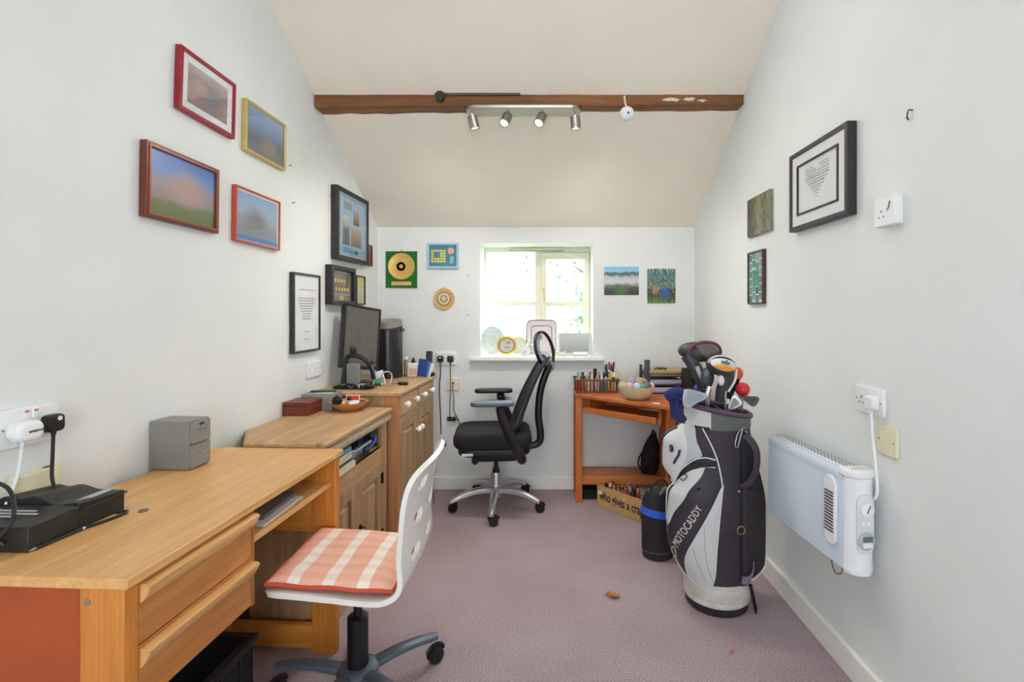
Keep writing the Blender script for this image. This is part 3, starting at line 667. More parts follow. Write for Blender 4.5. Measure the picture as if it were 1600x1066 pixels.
MB().prism(rrect(.075, .045, .012, 4), 0, .092).build('body', plain('white_hdpe', (230, 226, 216), .4), t, .006); B(-.022, .03, -.0235, -.0228, .012, .06).build('label', plain('pinkish_label', (214, 178, 158), .6, var=.2, scale=60), t); MB().lathe([(.014, .092), (.014, .105), (.004, .128)], 14).build('nozzle', M_BLACK, t)
t = onwall('aerosol_can', 'slim tan spray can beside the white bottle', 'can', 3.35, .315, TZ); MB().lathe([(.014, 0), (.015, .003), (.015, .10), (.011, .112)], 16).build('can', plain('tan_metal', (158, 140, 110), .4, .5), t); MB().lathe([(.011, .112), (.011, .128), (.006, .132)], 14).build('cap', M_WHITE, t)
t = onwall('leaflet_holder', 'blue and white folded leaflets standing by the phone', 'leaflet', 3.30, .445, TZ)
for k, (c, dx, an) in enumerate((((26, 62, 130), -.012, -8), ((60, 110, 190), 0, -14), ((226, 230, 236), .012, -22))): B(-.03, .028, -.002 + .006 * k, .001 + .006 * k, 0, .115 - .01 * k, T(dx, 0, .006) @ RY(an * -1)).build('leaflet', plain('leaflet%d' % k, c, .4, var=.15, scale=60), t)
t = onwall('cordless_phone', 'black cordless phone standing in its cradle', 'phone', 3.385, .455, TZ)
MB().prism(rrect(.085, .07, .02, 5), 0, .022).build('cradle', M_BLACK, t, .006); MB().prism(rrect(.044, .024, .010, 4), .01, .165, T(0, .004, 0) @ RX(-8)).build('handset', plain('handset_dark', (40, 40, 46), .35), t, .004)
B(-.014, .014, -.010, -.0085, .10, .13, T(0, .004, 0) @ RX(-8)).build('screen', plain('phone_screen', (120, 150, 170), .2), t)

# ================================================================== WALL THINGS
def picture(name, label, wall, a0, a1, z0, z1, bar, dep, fm, pm_, mat_w=0.0, matm=None, tilt=0.0, glassy=True, mount=0.006, cat='picture', inner=None):
    """framed picture hung on a wall; a0..a1 along the wall (viewer's left to right), z0..z1 heights"""
    ac, zc = (a0 + a1) / 2, (z0 + z1) / 2; w, h = a1 - a0, z1 - z0
    if wall == 'L': loc = LW(ac, zc); rz = AL
    elif wall == 'B': loc = (ac, YB, zc); rz = -PI / 2
    else: loc = (XR, ac, zc); rz = PI; w = abs(w)
    t = thing(name, label, cat, loc, rz); t.rotation_euler = (rad(tilt), 0, rz)
    if wall != 'L': t.rotation_euler = (rad(tilt), 0, rz)
    if bar > 0:
        MB().ring(rect(-w / 2, w / 2, -h / 2, h / 2), rect(-w / 2 + bar, w / 2 - bar, -h / 2 + bar, h / 2 - bar), 0.001, dep, TX).build('frame', fm, t, min(.003, bar * .2))
    iw, ih = w - 2 * bar, h - 2 * bar
    if mat_w > 0:
        MB().ring(rect(-iw / 2, iw / 2, -ih / 2, ih / 2), rect(-iw / 2 + mat_w, iw / 2 - mat_w, -ih / 2 + mat_w, ih / 2 - mat_w), 0.003, dep - mount, TX).build('mount', matm or M_PAPER, t)
        iw -= 2 * mat_w; ih -= 2 * mat_w
    B(0.001, dep - mount - .002, -iw / 2, iw / 2, -ih / 2, ih / 2).build('print', pm_, t)
    if glassy:
        gw, gh = w / 2 - bar, h / 2 - bar; B(dep - mount + .001, dep - mount + .002, -gw, gw, -gh, gh).build('glass', M_GLASSP, t)
    return t
M_RED = plain('crimson_frame', (150, 28, 44), .3, var=.1); M_RBRN = wood('red_brown_frame', (132, 60, 42), (92, 38, 28), 'y', 2, .35); M_ORED = plain('orange_red_frame', (186, 78, 56), .35)
M_FBLK = plain('black_frame', (42, 38, 40), .45, var=.2)
P1 = printed('blurred_group', [(.0, (150, 130, 128)), (.35, (176, 148, 140)), (.65, (150, 140, 146)), (1, (196, 184, 178))], .25, 2.5, [(.55, .4, .35, (136, 132, 146)), (.3, .55, .25, (190, 158, 146))])
picture('framed_picture', 'crimson framed blurred photograph with white mount, highest on left wall', 'L', 1.775, 2.072, 2.018, 2.250, .016, .024, M_RED, P1, .026, M_PAPER, -2.2)
P2 = printed('blurred_lake', [(.0, (120, 128, 140)), (.35, (96, 104, 120)), (.6, (120, 150, 190)), (1, (160, 184, 214))], .12, 3, [(.6, .25, .3, (150, 140, 120))])
picture('framed_picture', 'thin gold framed blurred photograph beside the crimson frame', 'L', 2.14, 2.443, 1.99, 2.216, .012, .022, plain('gold_frame', (214, 190, 118), .3, .6), P2, tilt=-1.2)
P3 = printed('blurred_club', [(.0, (90, 110, 50)), (.22, (104, 120, 70)), (.3, (150, 136, 140)), (.5, (170, 150, 160)), (.72, (100, 150, 214)), (1, (50, 110, 196))], .07, 3, [(.55, .52, .36, (186, 152, 150))])
f3 = picture('framed_picture', 'brown wood framed blurred photograph with blue sky, nearest on left wall', 'L', 1.63, 1.972, 1.609, 1.862, .017, .026, M_RBRN, P3, tilt=-0.9)
MB().ring(rect(-.160, .160, -.1165, .1165), rect(-.154, .154, -.1105, .1105), .0255, .029, TX).build('frame_bead', plain('frame_bead', (160, 82, 60), .35), f3)
P4 = printed('blurred_screen', [(.0, (110, 130, 150)), (.3, (140, 150, 160)), (.6, (170, 190, 212)), (1, (140, 176, 220))], .08, 3, [(.45, .4, .4, (126, 132, 136))])
f4 = picture('framed_picture', 'thin orange-red framed blurred photograph with blue bottom strip', 'L', 2.075, 2.395, 1.594, 1.828, .009, .022, M_ORED, P4, .008, M_PAPER, -1.0)
B(.0158, .0164, -.148, .145, -.105, -.086).build('blue_strip', plain('blue_strip', (30, 112, 190), .4, var=0), f4)
P5 = printed('pale_blue_board', [(0, (120, 160, 190)), (.5, (150, 180, 204)), (1, (160, 190, 214))], .05, 3)
f5 = picture('framed_display', 'large black box frame with photographs on pale blue board', 'L', 2.94, 3.40, 1.612, 2.05, .028, .042, M_FBLK, P5, .022, plain('grey_blue_mount', (150, 168, 184), .6), .0)
def bit(par, name, x, y0, y1, z0, z1, m): return B(x, x + .0016, y0, y1, z0, z1).build(name, m, par)
sepia = printed('sepia_photo', [(0, (70, 56, 44)), (.5, (140, 116, 90)), (1, (176, 160, 140))], .3, 5); bwp = printed('portrait_photo', [(0, (40, 40, 50)), (.5, (110, 110, 116)), (1, (206, 206, 206))], .15, 3, [(.5, .35, .4, (44, 42, 48)), (.5, .72, .2, (200, 186, 170))])
bit(f5, 'photo', .034, -.145, -.055, -.12, .06, bwp); bit(f5, 'photo', .034, .005, .085, .02, .11, sepia); bit(f5, 'photo', .034, -.03, .12, -.12, .0, sepia)
bit(f5, 'photo', .034, -.13, -.02, .10, .145, plain('faded_note', (140, 156, 160), .6)); bit(f5, 'photo', .034, -.14, .0, -.17, -.135, plain('blue_patch', (80, 130, 180), .5)); bit(f5, 'photo', .034, .02, .07, -.18, -.14, plain('green_patch', (70, 110, 70), .5))
f6 = picture('framed_medals', 'black box frame of medal ribbons below the large display', 'L', 2.87, 3.19, 1.342, 1.572, .024, .045, M_FBLK, plain('grey_felt', (122, 116, 106), .8, var=.1), 0, mount=.02)
for r_ in range(2):
    for k in range(4 + r_):
        y = -.085 + .038 * k + .012 * r_; z = .045 - .05 * r_
        mm_ = MB().lathe([(.011, 0), (.012, .001), (.011, .003)], 12, T(.0245, y, z - .018) @ RY(90)).build('medal', M_GOLD, f6); B(.0235, .025, y - .007, y + .007, z - .008, z + .018).build('ribbon', plain('ribbon', (150, 120, 110), .7), mm_)
bit(f6, 'brass_plate', .0235, -.025, .025, -.088, -.062, plain('plate_gold', (214, 180, 110), .4, .3))
MB().ring(rect(-.11, .11, -.055, .082), rect(-.107, .107, -.052, .079), .0235, .0245, TX).build('inner_line', plain('pale_line', (206, 206, 200), .6), f6)
f7 = picture('framed_certificate', 'tall black framed white certificate above the light switch', 'L', 2.505, 2.775, 1.086, 1.50, .012, .026, M_FBLK, M_PAPER, 0)
M_INK = plain('grey_ink', (110, 112, 118), .7, var=0)
ink = MB(); ri = random.Random(5)
for k in range(9):
    w_ = .17 - .012 * k + ri.uniform(-.01, .01); ink.box(.0185, .0189, -w_ / 2, w_ / 2, .075 - k * .0135, .0785 - k * .0135)
for (z_, w_) in ((.12, .15), (-.10, .05), (-.14, .05)): ink.box(.0185, .0189, -w_ / 2, w_ / 2, z_, z_ + .003)
ink.build('printed_text', M_INK, f7); MB().ring(rect(-.095, .1, -.15, .07), rect(-.0935, .0985, -.1485, .0685), .0184, .0187, TX).build('printed_border', plain('faint_ink', (206, 208, 214), .7, var=0), f7)
f8 = picture('framed_picture', 'narrow black framed pale picture beside the medal frame', 'L', 3.255, 3.395, 1.346, 1.538, .008, .022, M_FBLK, printed('pale_scene', [(0, (196, 186, 150)), (.5, (206, 206, 186)), (1, (214, 196, 140))], .15, 3), 0)
picture('framed_picture', 'small dark red picture half hidden behind the large display', 'L', 3.42, 3.525, 1.62, 1.765, .006, .018, plain('dark_red_brown', (96, 52, 48), .5), printed('dull_red', [(0, (130, 80, 80)), (.5, (160, 110, 110)), (1, (110, 70, 70))], .2, 4), 0)

# right wall pictures (viewer's left is further away)
f9 = picture('framed_print', 'large black box frame holding a heart-shaped word print', 'R', 2.169, 1.7525, 1.642, 1.972, .019, .036, plain('black_frame_deep', (46, 40, 46), .45, var=.2), M_PAPER, .046, plain('white_mount', (236, 236, 242), .6, var=0))
MB().ring(rect(-.148, .148, -.105, .105), rect(-.139, .139, -.097, .097), .0295, .0335, TX).build('mount_bevel', M_BLACK, f9)
hw = MB()
for k in range(13):
    t_ = k / 12; z_ = .07 - .135 * t_
    half = (.085 * math.sqrt(max(0, 1 - (t_ * 1.08 - .22) ** 2 * 1.25))) * (1 if t_ < .35 else max(.05, 1 - (t_ - .35) / .67))
    x_ = -half
    while x_ < half - .004:
        l_ = ri.uniform(.008, .03); l_ = min(l_, half - x_)
        if not (k < 2 and abs(x_ + l_ / 2) < .018): hw.box(.0292, .0296, x_, x_ + l_, z_, z_ + (.0045 if k in (4, 6) else .0028))
        x_ += l_ + .005
hw.build('printed_words', plain('grey_word_ink', (124, 128, 140), .7, var=0), f9)
pw = printed('forest_water', [(0, (60, 62, 44)), (.35, (96, 92, 66)), (.55, (150, 146, 110)), (.75, (80, 84, 60)), (1, (134, 134, 110))], .5, 5, None, .4, 1, 6, (1, 3, .7))
picture('canvas_print', 'small unframed woodland waterfall photograph on the right wall', 'R', 2.657, 2.395, 1.692, 1.889, 0, .02, None, pw, glassy=False, mount=0)
f10 = picture('photo_montage', 'narrow dark frame of many small green photographs on right wall', 'R', 2.655, 2.470, 1.338, 1.611, .010, .020, plain('dark_wood_frame', (70, 44, 44), .45), plain('white_montage', (226, 232, 232), .6), 0)
cols = [(40, 120, 104), (96, 150, 140), (70, 90, 96), (52, 138, 110), (130, 160, 130), (120, 150, 170), (30, 100, 90)]
k = 0
for r_ in range(6):
    for c_ in range(4):
        y0 = -.078 + .040 * c_; z0 = -.125 + .042 * r_ + (.012 if c_ % 2 else 0)
        if r_ in (2, 3) and c_ in (1, 2): continue
        bit(f10, 'photo', .0128, y0, y0 + .031, z0, z0 + .034, plain('montage%d' % (k % 7), cols[k % 7], .4, var=.35, scale=90)); k += 1
bit(f10, 'photo', .0128, -.037, .034, -.042, .04, plain('montage_mid', (34, 140, 96), .4, var=.5, scale=60))

# back wall pictures
pq = picture('green_plaque', 'green plaque with gold disc on the end wall', 'B', -1.157, -.929, 1.474, 1.741, 0, .012, None, plain('green_velvet', (10, 106, 30), .7, var=.15, scale=80), glassy=False, mount=0, cat='plaque')
MB().lathe([(.096, 0), (.098, .004), (.094, .010), (.078, .008), (.07, .005), (.036, .006), (.033, .009), (.03, .006), (.016, .006), (.013, .010), (1e-5, .011)], 40, T(.0105, 0, .022) @ RY(90)).build('gold_disc', M_GOLD, pq)
MB().lathe([(.034, .0), (.034, .0012), (.029, .0012), (.029, 0)], 30, T(.0178, 0, .022) @ RY(90)).build('dark_ring', plain('dark_bronze', (70, 52, 20), .4, .5), pq)
bit(pq, 'name_plate', .0105, -.072, .072, -.116, -.088, M_GOLD); MB().tube([(.004, 0, .1335), (.004, .004, .145), (.004, -.004, .148)], .002, 6).build('hanger', M_BLACK, pq)
bf = picture('framed_display', 'pale blue frame with yellow tiles on teal card', 'B', -.854, -.624, 1.615, 1.802, .015, .02, plain('pale_blue_frame', (168, 204, 232), .45), plain('teal_card', (0, 116, 146), .6, var=.1), 0)
for r_ in range(5):
    for c_ in range(5):
        if r_ in (2, 3) and c_ in (1, 2): continue
        y0 = -.086 + .022 * c_; z0 = -.05 + .0195 * r_; bit(bf, 'tile', .0118, y0, y0 + .018, z0, z0 + .0155, plain('yellow_tile', (226, 220, 70), .5, var=.2, scale=120))
MB().cyl((0, 0, 0), .024, 0, .002, 24, T(.0118, .058, .035) @ RY(90)).build('round_badge', plain('peach_badge', (226, 178, 150), .5, var=.2, scale=90), bf); MB().prism([(.05, -.06), (.078, -.055), (.082, -.01), (.068, .002), (.052, -.012)], .0118, .0134, TX).build('blue_motif', plain('sky_motif', (110, 190, 206), .5, var=.25, scale=90), bf)
gd = thing('wall_plate', 'round wooden plate with gold centre on the end wall', 'plate', (-.7315, YB, 1.394), -PI / 2)
MB().lathe([(.06, 0), (.077, .010), (.075, .016), (.046, .012), (1e-5, .012)], 40, RY(90)).build('rim', wood('pale_plate_wood', (232, 190, 112), (212, 160, 80), 'y', 2, .4), gd)
MB().lathe([(.047, .012), (.047, .015), (.042, .0152), (1e-5, .014)], 36, RY(90)).build('silver_disc', plain('silvery_disc', (206, 194, 176), .35, .4), gd)
for (ra, rb) in ((.050, .046), (.025, .021)): MB().lathe([(ra, .0135), (ra, .0168), (rb, .0168), (rb, .0135)], 36, RY(90)).build('dark_ring', plain('dark_ring', (60, 48, 30), .5), gd)
MB().lathe([(.019, .014), (.018, .0175), (1e-5, .018)], 24, RY(90)).build('gold_centre', M_GOLD, gd); MB().tube([(.006, 0, .076), (.006, 0, .086)], .003, 6).build('hanger', M_BRASS, gd)
wf = picture('photo_print', 'unframed waterfall photograph right of the window', 'B', .441, .694, 1.422, 1.628, 0, .008, None,
    printed('waterfall', [(0, (60, 56, 60)), (.2, (70, 72, 60)), (.33, (110, 120, 110)), (.45, (206, 208, 220)), (.62, (190, 196, 204)), (.72, (90, 110, 100)), (.79, (80, 110, 130)), (.82, (150, 206, 236)), (1, (120, 190, 230))], .12, 7, [(.5, .12, .26, (76, 110, 56))], .4, 2, 6), glassy=False, mount=0)
bdp = picture('photo_print', 'unframed photograph of a blue bird among palm leaves', 'B', .757, .962, 1.361, 1.614, 0, .008, None,
    printed('palm_leaves', [(0, (110, 140, 60)), (.2, (60, 80, 40)), (.38, (30, 44, 40)), (.5, (150, 180, 150)), (.62, (40, 56, 44)), (.75, (120, 160, 170)), (.88, (40, 56, 40)), (1, (150, 180, 176))], .55, 7, [(.63, .3, .26, (66, 90, 160)), (.28, .38, .16, (176, 130, 110))], .4, 2, 6, (1, 2.4, .8)), glassy=False, mount=0)

# ================================================================== SOCKETS, SWITCHES, LAMPS, HEATER
M_SLOT = plain('socket_slot', (40, 36, 40), .6, var=0)
def plate(name, label, cat, wall, a, z, w, h, m, dep=.012, holes=(), rockers=(), screws=True):
    if wall == 'L': loc = LW(a, z); rz = AL
    elif wall == 'B': loc = (a, YB, z); rz = -PI / 2
    else: loc = (XR, a, z); rz = PI
    t = thing(name, label, cat, loc, rz)
    MB().prism(rrect(w, h, .006, 3), 0.0005, dep, TX).build('faceplate', m, t, .0025)
    for (y, zz) in holes:
        hb = MB(); hb.box(dep - .001, dep + .0005, y - .002, y + .002, zz + .008, zz + .016); hb.box(dep - .001, dep + .0005, y - .013, y - .008, zz - .008, zz - .004); hb.box(dep - .001, dep + .0005, y + .008, y + .013, zz - .008, zz - .004)
        hb.build('socket_holes', M_SLOT, t)
    for (y, zz, red) in rockers:
        rk = B(dep - .001, dep + .004, y - .006, y + .006, zz - .012, zz + .012).build('switch', m, t, .0015)
        if red: B(dep + .0035, dep + .0042, y - .005, y + .005, zz + .006, zz + .0105).build('red_mark', plain('red_mark', (206, 50, 50), .4, var=0), rk)
    if screws:
        for s in (-1, 1): MB().lathe([(.003, 0), (.003, .0008), (1e-5, .0012)], 10, T(dep, s * (w / 2 - .012), 0) @ RY(90)).build('screw', M_GREY, t)
    return t
plate('double_socket', 'white double wall socket above the desk chargers', 'socket', 'L', 1.288, 1.006, .146, .098, M_WHITE, .016, ((-.036, -.01), (.036, -.01)), ((-.010, .03, True), (.012, .03, True)))
def plug(name, label, wall, a, z, m, off, pts, cm, r=.0032, big=False):
    if wall == 'L': loc = LW(a, z); rz = AL
    elif wall == 'B': loc = (a, YB, z); rz = -PI / 2
    else: loc = (XR, a, z); rz = PI
    t = thing(name, label, 'plug', loc, rz)
    if big: MB().prism(rrect(.062, .05, .020, 6), off, off + .042, TX).build('plug_body', m, t, .010, seg=4)
    else: MB().prism(rrect(.046, .046, .012, 5), off, off + .026, TX).build('plug_body', m, t, .006, seg=3)
    MB().tube([(off + .014, 0, -.018), (off + .014, 0, -.034)], [.0075, .005], 10).build('strain_relief', m, t)
    if pts: MB().tube(smooth([(off + .014, 0, -.028)] + pts, 8), r, 8).build('cord', cm, t)
    return t
pa = plug('charger_plug', 'white rounded charger plugged into the left wall socket', 'L', 1.258, 1.0, M_WHITE, .017, [(.032, -.01, -.10), (.03, -.03, -.16), (.03, -.06, -.22)], M_WHITE, .004, True)
lettering('amazon', .0115, T(.0596, .008, .0) @ TX, plain('dark_print', (60, 60, 66), .5, var=0), pa, extrude=.0003, bold=.0002)
pb = plug('mains_plug', 'black plug with white dot in the left wall socket', 'L', 1.333, 1.003, M_BLACK, .017, [(.033, -.004, -.08), (.04, -.012, -.14), (.05, -.012, -.175)], M_BLACK, .0042)
MB().cyl((0, 0, 0), .006, 0, .001, 16, T(.0432, .006, .012) @ RY(90)).build('white_dot', M_WHITE, pb)
sb = onwall('surface_box', 'cream surface junction box low on the left wall by the desk', 'junction box', 1.30, 0, .838)
B(0.0005, .022, -.055, .062, -.045, .045).build('box', M_CREAM, sb, .004); B(.004, .012, .03, .05, .045, .048).build('brown_clip', plain('brown_clip', (110, 84, 60), .5), sb)
plate('light_switch', 'white switch plate below the framed certificate', 'switch', 'L', 2.735, .985, .14, .086, M_WHITE, .012, (), ((0, 0, False),), True)
# back wall
plate('double_socket', 'white double socket on the end wall beside the cupboard', 'socket', 'B', -.713, .955, .15, .092, M_WHITE, .012, ((-.035, -.005), (.035, -.005)), ())
def wirebundle(par, name, c, n, seed, m, s=.05):
    r = random.Random(seed)
    mb = MB()
    for k in range(n): mb.tube(smooth([(c[0] + .008, c[1] + r.uniform(-s, s), c[2] + r.uniform(-s, s) * .5) for _ in range(4)], 4), .0022, 5)
    return mb.build(name, m, par)
q1 = plug('mains_plug', 'black plug at left of the end wall socket', 'B', -.755, .955, M_BLACK, .012, [(.02, .0, -.12), (.022, -.008, -.2), (.022, .0, -.40), (.02, .005, -.55)], M_BLACK, .0038)
B(.0385, .0392, -.008, .008, .006, .014).build('pale_label', M_PAPER, q1); wirebundle(q1, 'tangled_wires', (.015, .012, -.62), 9, 4, M_BLACKM, .035)
q2 = plug('mains_plug', 'dark plug at right of the end wall socket', 'B', -.682, .955, plain('purple_black', (50, 36, 44), .45), .012, [(.02, .0, -.2), (.02, -.006, -.36), (.02, -.004, -.42)], plain('brown_cord', (74, 56, 46), .5), .003)
wirebundle(q2, 'tangled_wires', (.015, .012, -.44), 10, 6, M_BLACKM, .042)
plate('telephone_socket', 'cream blank plate low on the end wall', 'socket', 'B', -.666, .769, .088, .088, M_CREAM, .010, (), (), False)
t = thing('aerial_lead', 'thin dark lead hanging from the cream end wall plate', 'cable', (-.664, YB, .76), -PI / 2); MB().tube(smooth([(.014, 0, .02), (.02, .0, -.04), (.02, .008, -.1), (.02, .006, -.18), (.02, .04, -.25), (.02, .07, -.32)], 6), .0028, 6).build('lead', M_BLACK, t); MB().box(.009, .02, -.006, .006, .01, .026).build('jack', M_DGREY, t)
# right wall
plate('double_socket', 'white double socket above the heater on right wall', 'socket', 'R', 1.675, 1.002, .147, .088, M_WHITE, .012, ((-.036, -.005), (.036, -.005)), ())
pw_ = plug('mains_plug', 'white plug with cord running down to the heater', 'R', 1.640, 1.0, M_WHITE, .012, [(.022, .004, -.12), (.022, .02, -.22), (.024, .028, -.285), (.03, .016, -.31), (.035, -.012, -.295), (.045, -.03, -.26)], M_WHITE, .0045)
plate('blank_plate', 'cream square plate below the right double socket', 'socket', 'R', 1.590, .888, .092, .094, M_CREAM, .010, (), (), True).children
ts = plate('fused_switch', 'white single socket box high on right wall', 'socket', 'R', 1.572, 1.617, .092, .094, M_WHITE, .030, ((-.012, -.012),), (), False)
MB().tube([(.031, .028, .026), (.033, .024, .004), (.033, .016, .0)], .0014, 5).build('wire_tail', M_BLACK, ts)
t = thing('wall_hook', 'small bent metal hook high on right wall', 'hook', (XR, 1.49, 1.89), PI); MB().tube(smooth([(0, 0, .012), (.014, .002, .01), (.016, 0, -.008), (.006, -.008, -.014), (.01, -.012, -.004)], 4), .0022, 6).build('wire', M_DGREY, t)
for k, (Y, z, lab) in enumerate(((2.93, 1.98, 'bare picture nail in left wall below the beam'), (2.50, 2.03, 'bare picture nail in left wall right of the gold frame'), (2.53, 1.85, 'bare picture nail in left wall above the certificate'))):
    t = thing('wall_nail', lab, 'nail', LW(Y, z), AL); MB().lathe([(.0016, 0), (.0016, .012), (.0036, .012), (.0036, .014)], 8, RY(80)).build('shank', M_DGREY, t)
for (x, z, lab) in ((-.555, 1.57, 'small screw in the end wall left of the window'), (-.56, 1.28, 'bent nail in the end wall above the sill')):
    t = thing('wall_nail', lab, 'nail', (x, YB, z), -PI / 2); MB().tube([(0, 0, 0), (.012, 0, .002), (.014, .004, -.012)], .002, 6).build('shank', plain('rusty', (120, 70, 54), .6), t)

# spotlight bar
sp = thing('spotlight_bar', 'brushed steel bar with four spotlights under the beam', 'light', (-.114, 2.775, 2.430))
MB().prism(rrect(.64, .115, .055, 8), -.022, -.002).build('bar', M_STEEL, sp, .003)
M_BULB, ntb, bb = newmat('spot_bulb'); bb.inputs['Base Color'].default_value = (1, .95, .85, 1); bb.inputs['Emission Color'].default_value = (1, .9, .74, 1); bb.inputs['Emission Strength'].default_value = 0.6
for k, (x, pitch, yaw) in enumerate(((-.285, 14, 22), (-.085, -38, -24), (.105, -38, -26), (.285, 4, 2))):
    h = MB().tube([(x, -.02, -.022), (x, -.02, -.045)], .006, 8).build('spot_stem', M_CHROME, sp)
    M = T(x, -.02, -.048) @ RZ(yaw if k in (1, 2) else 0) @ (RY(-pitch) if k in (0, 3) else RX(pitch))
    hd_ = MB().lathe([(.012, .0), (.027, -.006), (.028, -.075), (.025, -.076), (.024, -.062)], 20, M).build('spot_head', M_STEEL, sp)
    MB().lathe([(1e-5, -.060), (.015, -.062), (.0235, -.066), (.0235, -.069), (1e-5, -.068)], 16, M).build('bulb', M_BULB, hd_)
for k, (x, tx, ty) in enumerate(((-.40, -1.0, 3.3), (-.20, -.7, 1.4), (-.01, .8, 1.5), (.17, .5, 3.4))):
    ld = bpy.data.lights.new('spot_lamp', 'SPOT'); ld.energy = 20 if k in (0, 3) else 15; ld.color = (1.0, .94, .84); ld.spot_size = rad(125 if k in (0, 3) else 150); ld.spot_blend = .8; ld.shadow_soft_size = .04
    lo_ = bpy.data.objects.new('spot_lamp', ld); COL.objects.link(lo_); lo_.location = (x, 2.70, 2.29); d_ = Vector((tx, ty, .75)) - lo_.location; lo_.rotation_euler = d_.to_track_quat('-Z', 'Y').to_euler()
t = thing('round_knob', 'black round fixing on the front of the beam', 'fixing', (-.568, 2.742, 2.478)); MB().lathe([(.027, 0), (.027, .022), (.022, .028), (1e-5, .028)], 20, RX(90)).build('knob', plain('dark_olive', (44, 40, 26), .5), t)
t = thing('motion_sensor', 'white round sensor hanging from the beam on a wire', 'sensor', (.452, 2.72, 2.36)); MB().ball((0, 0, .02), (.040, .03, .038)).build('dome', M_WHITE, t); MB().tube([(0, .0, .05), (-.008, .01, .08), (-.012, .016, .122)], .005, 8).build('wire', M_CREAM, t); MB().lathe([(.006, 0), (.006, .004)], 10, T(.002, -.03, .012) @ RX(90)).build('sensor_eye', M_DGREY, t)

# panel heater
HA = math.atan((.99 - .955) / (2.13 - 1.64))
ht = thing('panel_heater', 'white electric panel heater mounted on right wall', 'heater', (.99, 1.655, .446), HA)
M_HEAT = plain('heater_white', (212, 224, 238), .3, var=.01); M_HEATP = plain('heater_plastic', (240, 241, 244), .35, var=.01)
HL = .475; HH = .322; HD = .075
M = Matrix()
prof = [(0, 0), (HD, 0), (HD, HH), (.055, HH + .010), (.02, HH + .010), (.006, HH), (0, HH - .012)]
v = [(x, y, z) for y in (0, HL) for x, z in prof]; n = len(prof)
MB().add(v, [tuple(range(n)), tuple(range(2 * n - 1, n - 1, -1))] + [(i, (i + 1) % n, n + (i + 1) % n, n + i) for i in range(n)]).build('body', M_HEAT, ht, .004)
gr = B(.014, .066, .012, HL - .01, HH + .006, HH + .013).build('top_grille', M_HEATP, ht, .003)
hs = MB()
for a in range(44):
    for b in range(4):
        y = .02 + (HL - .045) * a / 43; x = .018 + .0115 * b + (.004 if a % 2 else 0)
        hs.box(x, x + .0075, y, y + .005, HH + .0128, HH + .0136)
o = hs.build('grille_holes', plain('grille_dark', (96, 104, 112), .6, var=0), gr); o['kind'] = 'stuff'
for z in (HH - .022, HH - .030): B(-.0012, .002, 0.0, HL, z, z + .003).build('front_groove', plain('groove_shade', (206, 212, 220), .4, var=0), ht)
for k, (z0, z1) in enumerate(((.11, .20), (.09, .24), (.13, .215))): B(-.0008, .001, .20 + .022 * k, .2025 + .022 * k, z0, z1).build('printed_stripe', M_WHITE, ht)
# end cap towards the viewer
capo = [(.0, .0), (.0, -.012), (.012, -.034), (.035, -.045), (.062, -.044), (.084, -.028), (.088, .0)]
MB().prism(capo, -.006, HH - .012).build('end_cap', M_HEATP, ht, .004)
for z in (.006, .014): MB().prism([(x * 1.02 - .001, y * 1.04 if y < 0 else y) for x, y in capo], z, z + .004).build('cap_band', M_HEATP, ht)
tp = MB().prism([(x * 1.1 - .005, y * 1.14 if y < 0 else y + .02) for x, y in capo], HH - .012, HH + .016).build('cap_top', M_HEATP, ht, .007)
MB().prism(rrect(.056, .022, .010, 5, .045, -.018), HH + .0155, HH + .018).build('cap_recess', plain('cap_shadow', (214, 214, 220), .5, var=0), tp)
def capM(x, z): return T(x, -.043, z) @ RX(90)
MB().prism(rrect(.058, .195, .028, 8, .046, .165), .0, .006, T(0, -.041, 0) @ TY @ SCL(1, 1, -1)).build('control_panel', plain('panel_grey', (222, 222, 228), .4, var=0), ht, .002)
kd = MB().lathe([(.023, 0), (.022, .010), (.019, .012), (1e-5, .012)], 24, capM(.046, .215) @ T(0, 0, .004)).build('thermostat_dial', M_WHITE, ht); B(.044, .048, -.0605, -.0585, .205, .232, T(.046, 0, .215) @ RY(25) @ T(-.046, 0, -.215)).build('dial_pointer', M_GREY, kd)
for x in (.036, .053): B(x - .006, x + .006, -.050, -.046, .162, .176).build('button', M_WHITE, ht, .001)
tm_ = MB().lathe([(.029, 0), (.029, .006), (.024, .010), (1e-5, .010)], 28, capM(.046, .112) @ T(0, 0, .003)).build('timer', plain('timer_grey', (176, 184, 192), .3), ht)
B(.030, .062, -.0575, -.0555, .113, .130).build('timer_screen', plain('lcd', (96, 112, 108), .2, var=0), tm_); B(.030, .062, -.0575, -.0555, .094, .110).build('timer_cover', M_WHITE, tm_)
# oval louvre on the front
lv = MB().prism(rrect(.062, .235, .030, 8, .055, .178), -.010, .0, TX).build('louvre_housing', M_HEATP, ht, .004)
for k in range(13): B(-.0125, -.0095, .034, .078, .105 + .011 * k, .110 + .011 * k).build('louvre_slat', plain('louvre_dark', (92, 84, 84), .5, var=0), lv)
MB().tube(smooth([(.03, .10, 0), (.03, .10, -.03), (.03, .08, -.055), (.03, .05, -.04), (.03, .04, -.004)], 5), .003, 6).build('loose_wire', plain('brown_wire', (150, 118, 84), .5), ht)
MB().tube([(.07, -.01, -.002), (.07, -.012, -.016)], .007, 8).build('foot_screw', plain('brown_foot', (140, 110, 80), .5), ht)
for y in (.06, HL - .06): B(HD, XR - .99 + (.035 if y > .2 else .004), y, y + .03, .08, .25).build('wall_bracket', M_HEAT, ht)

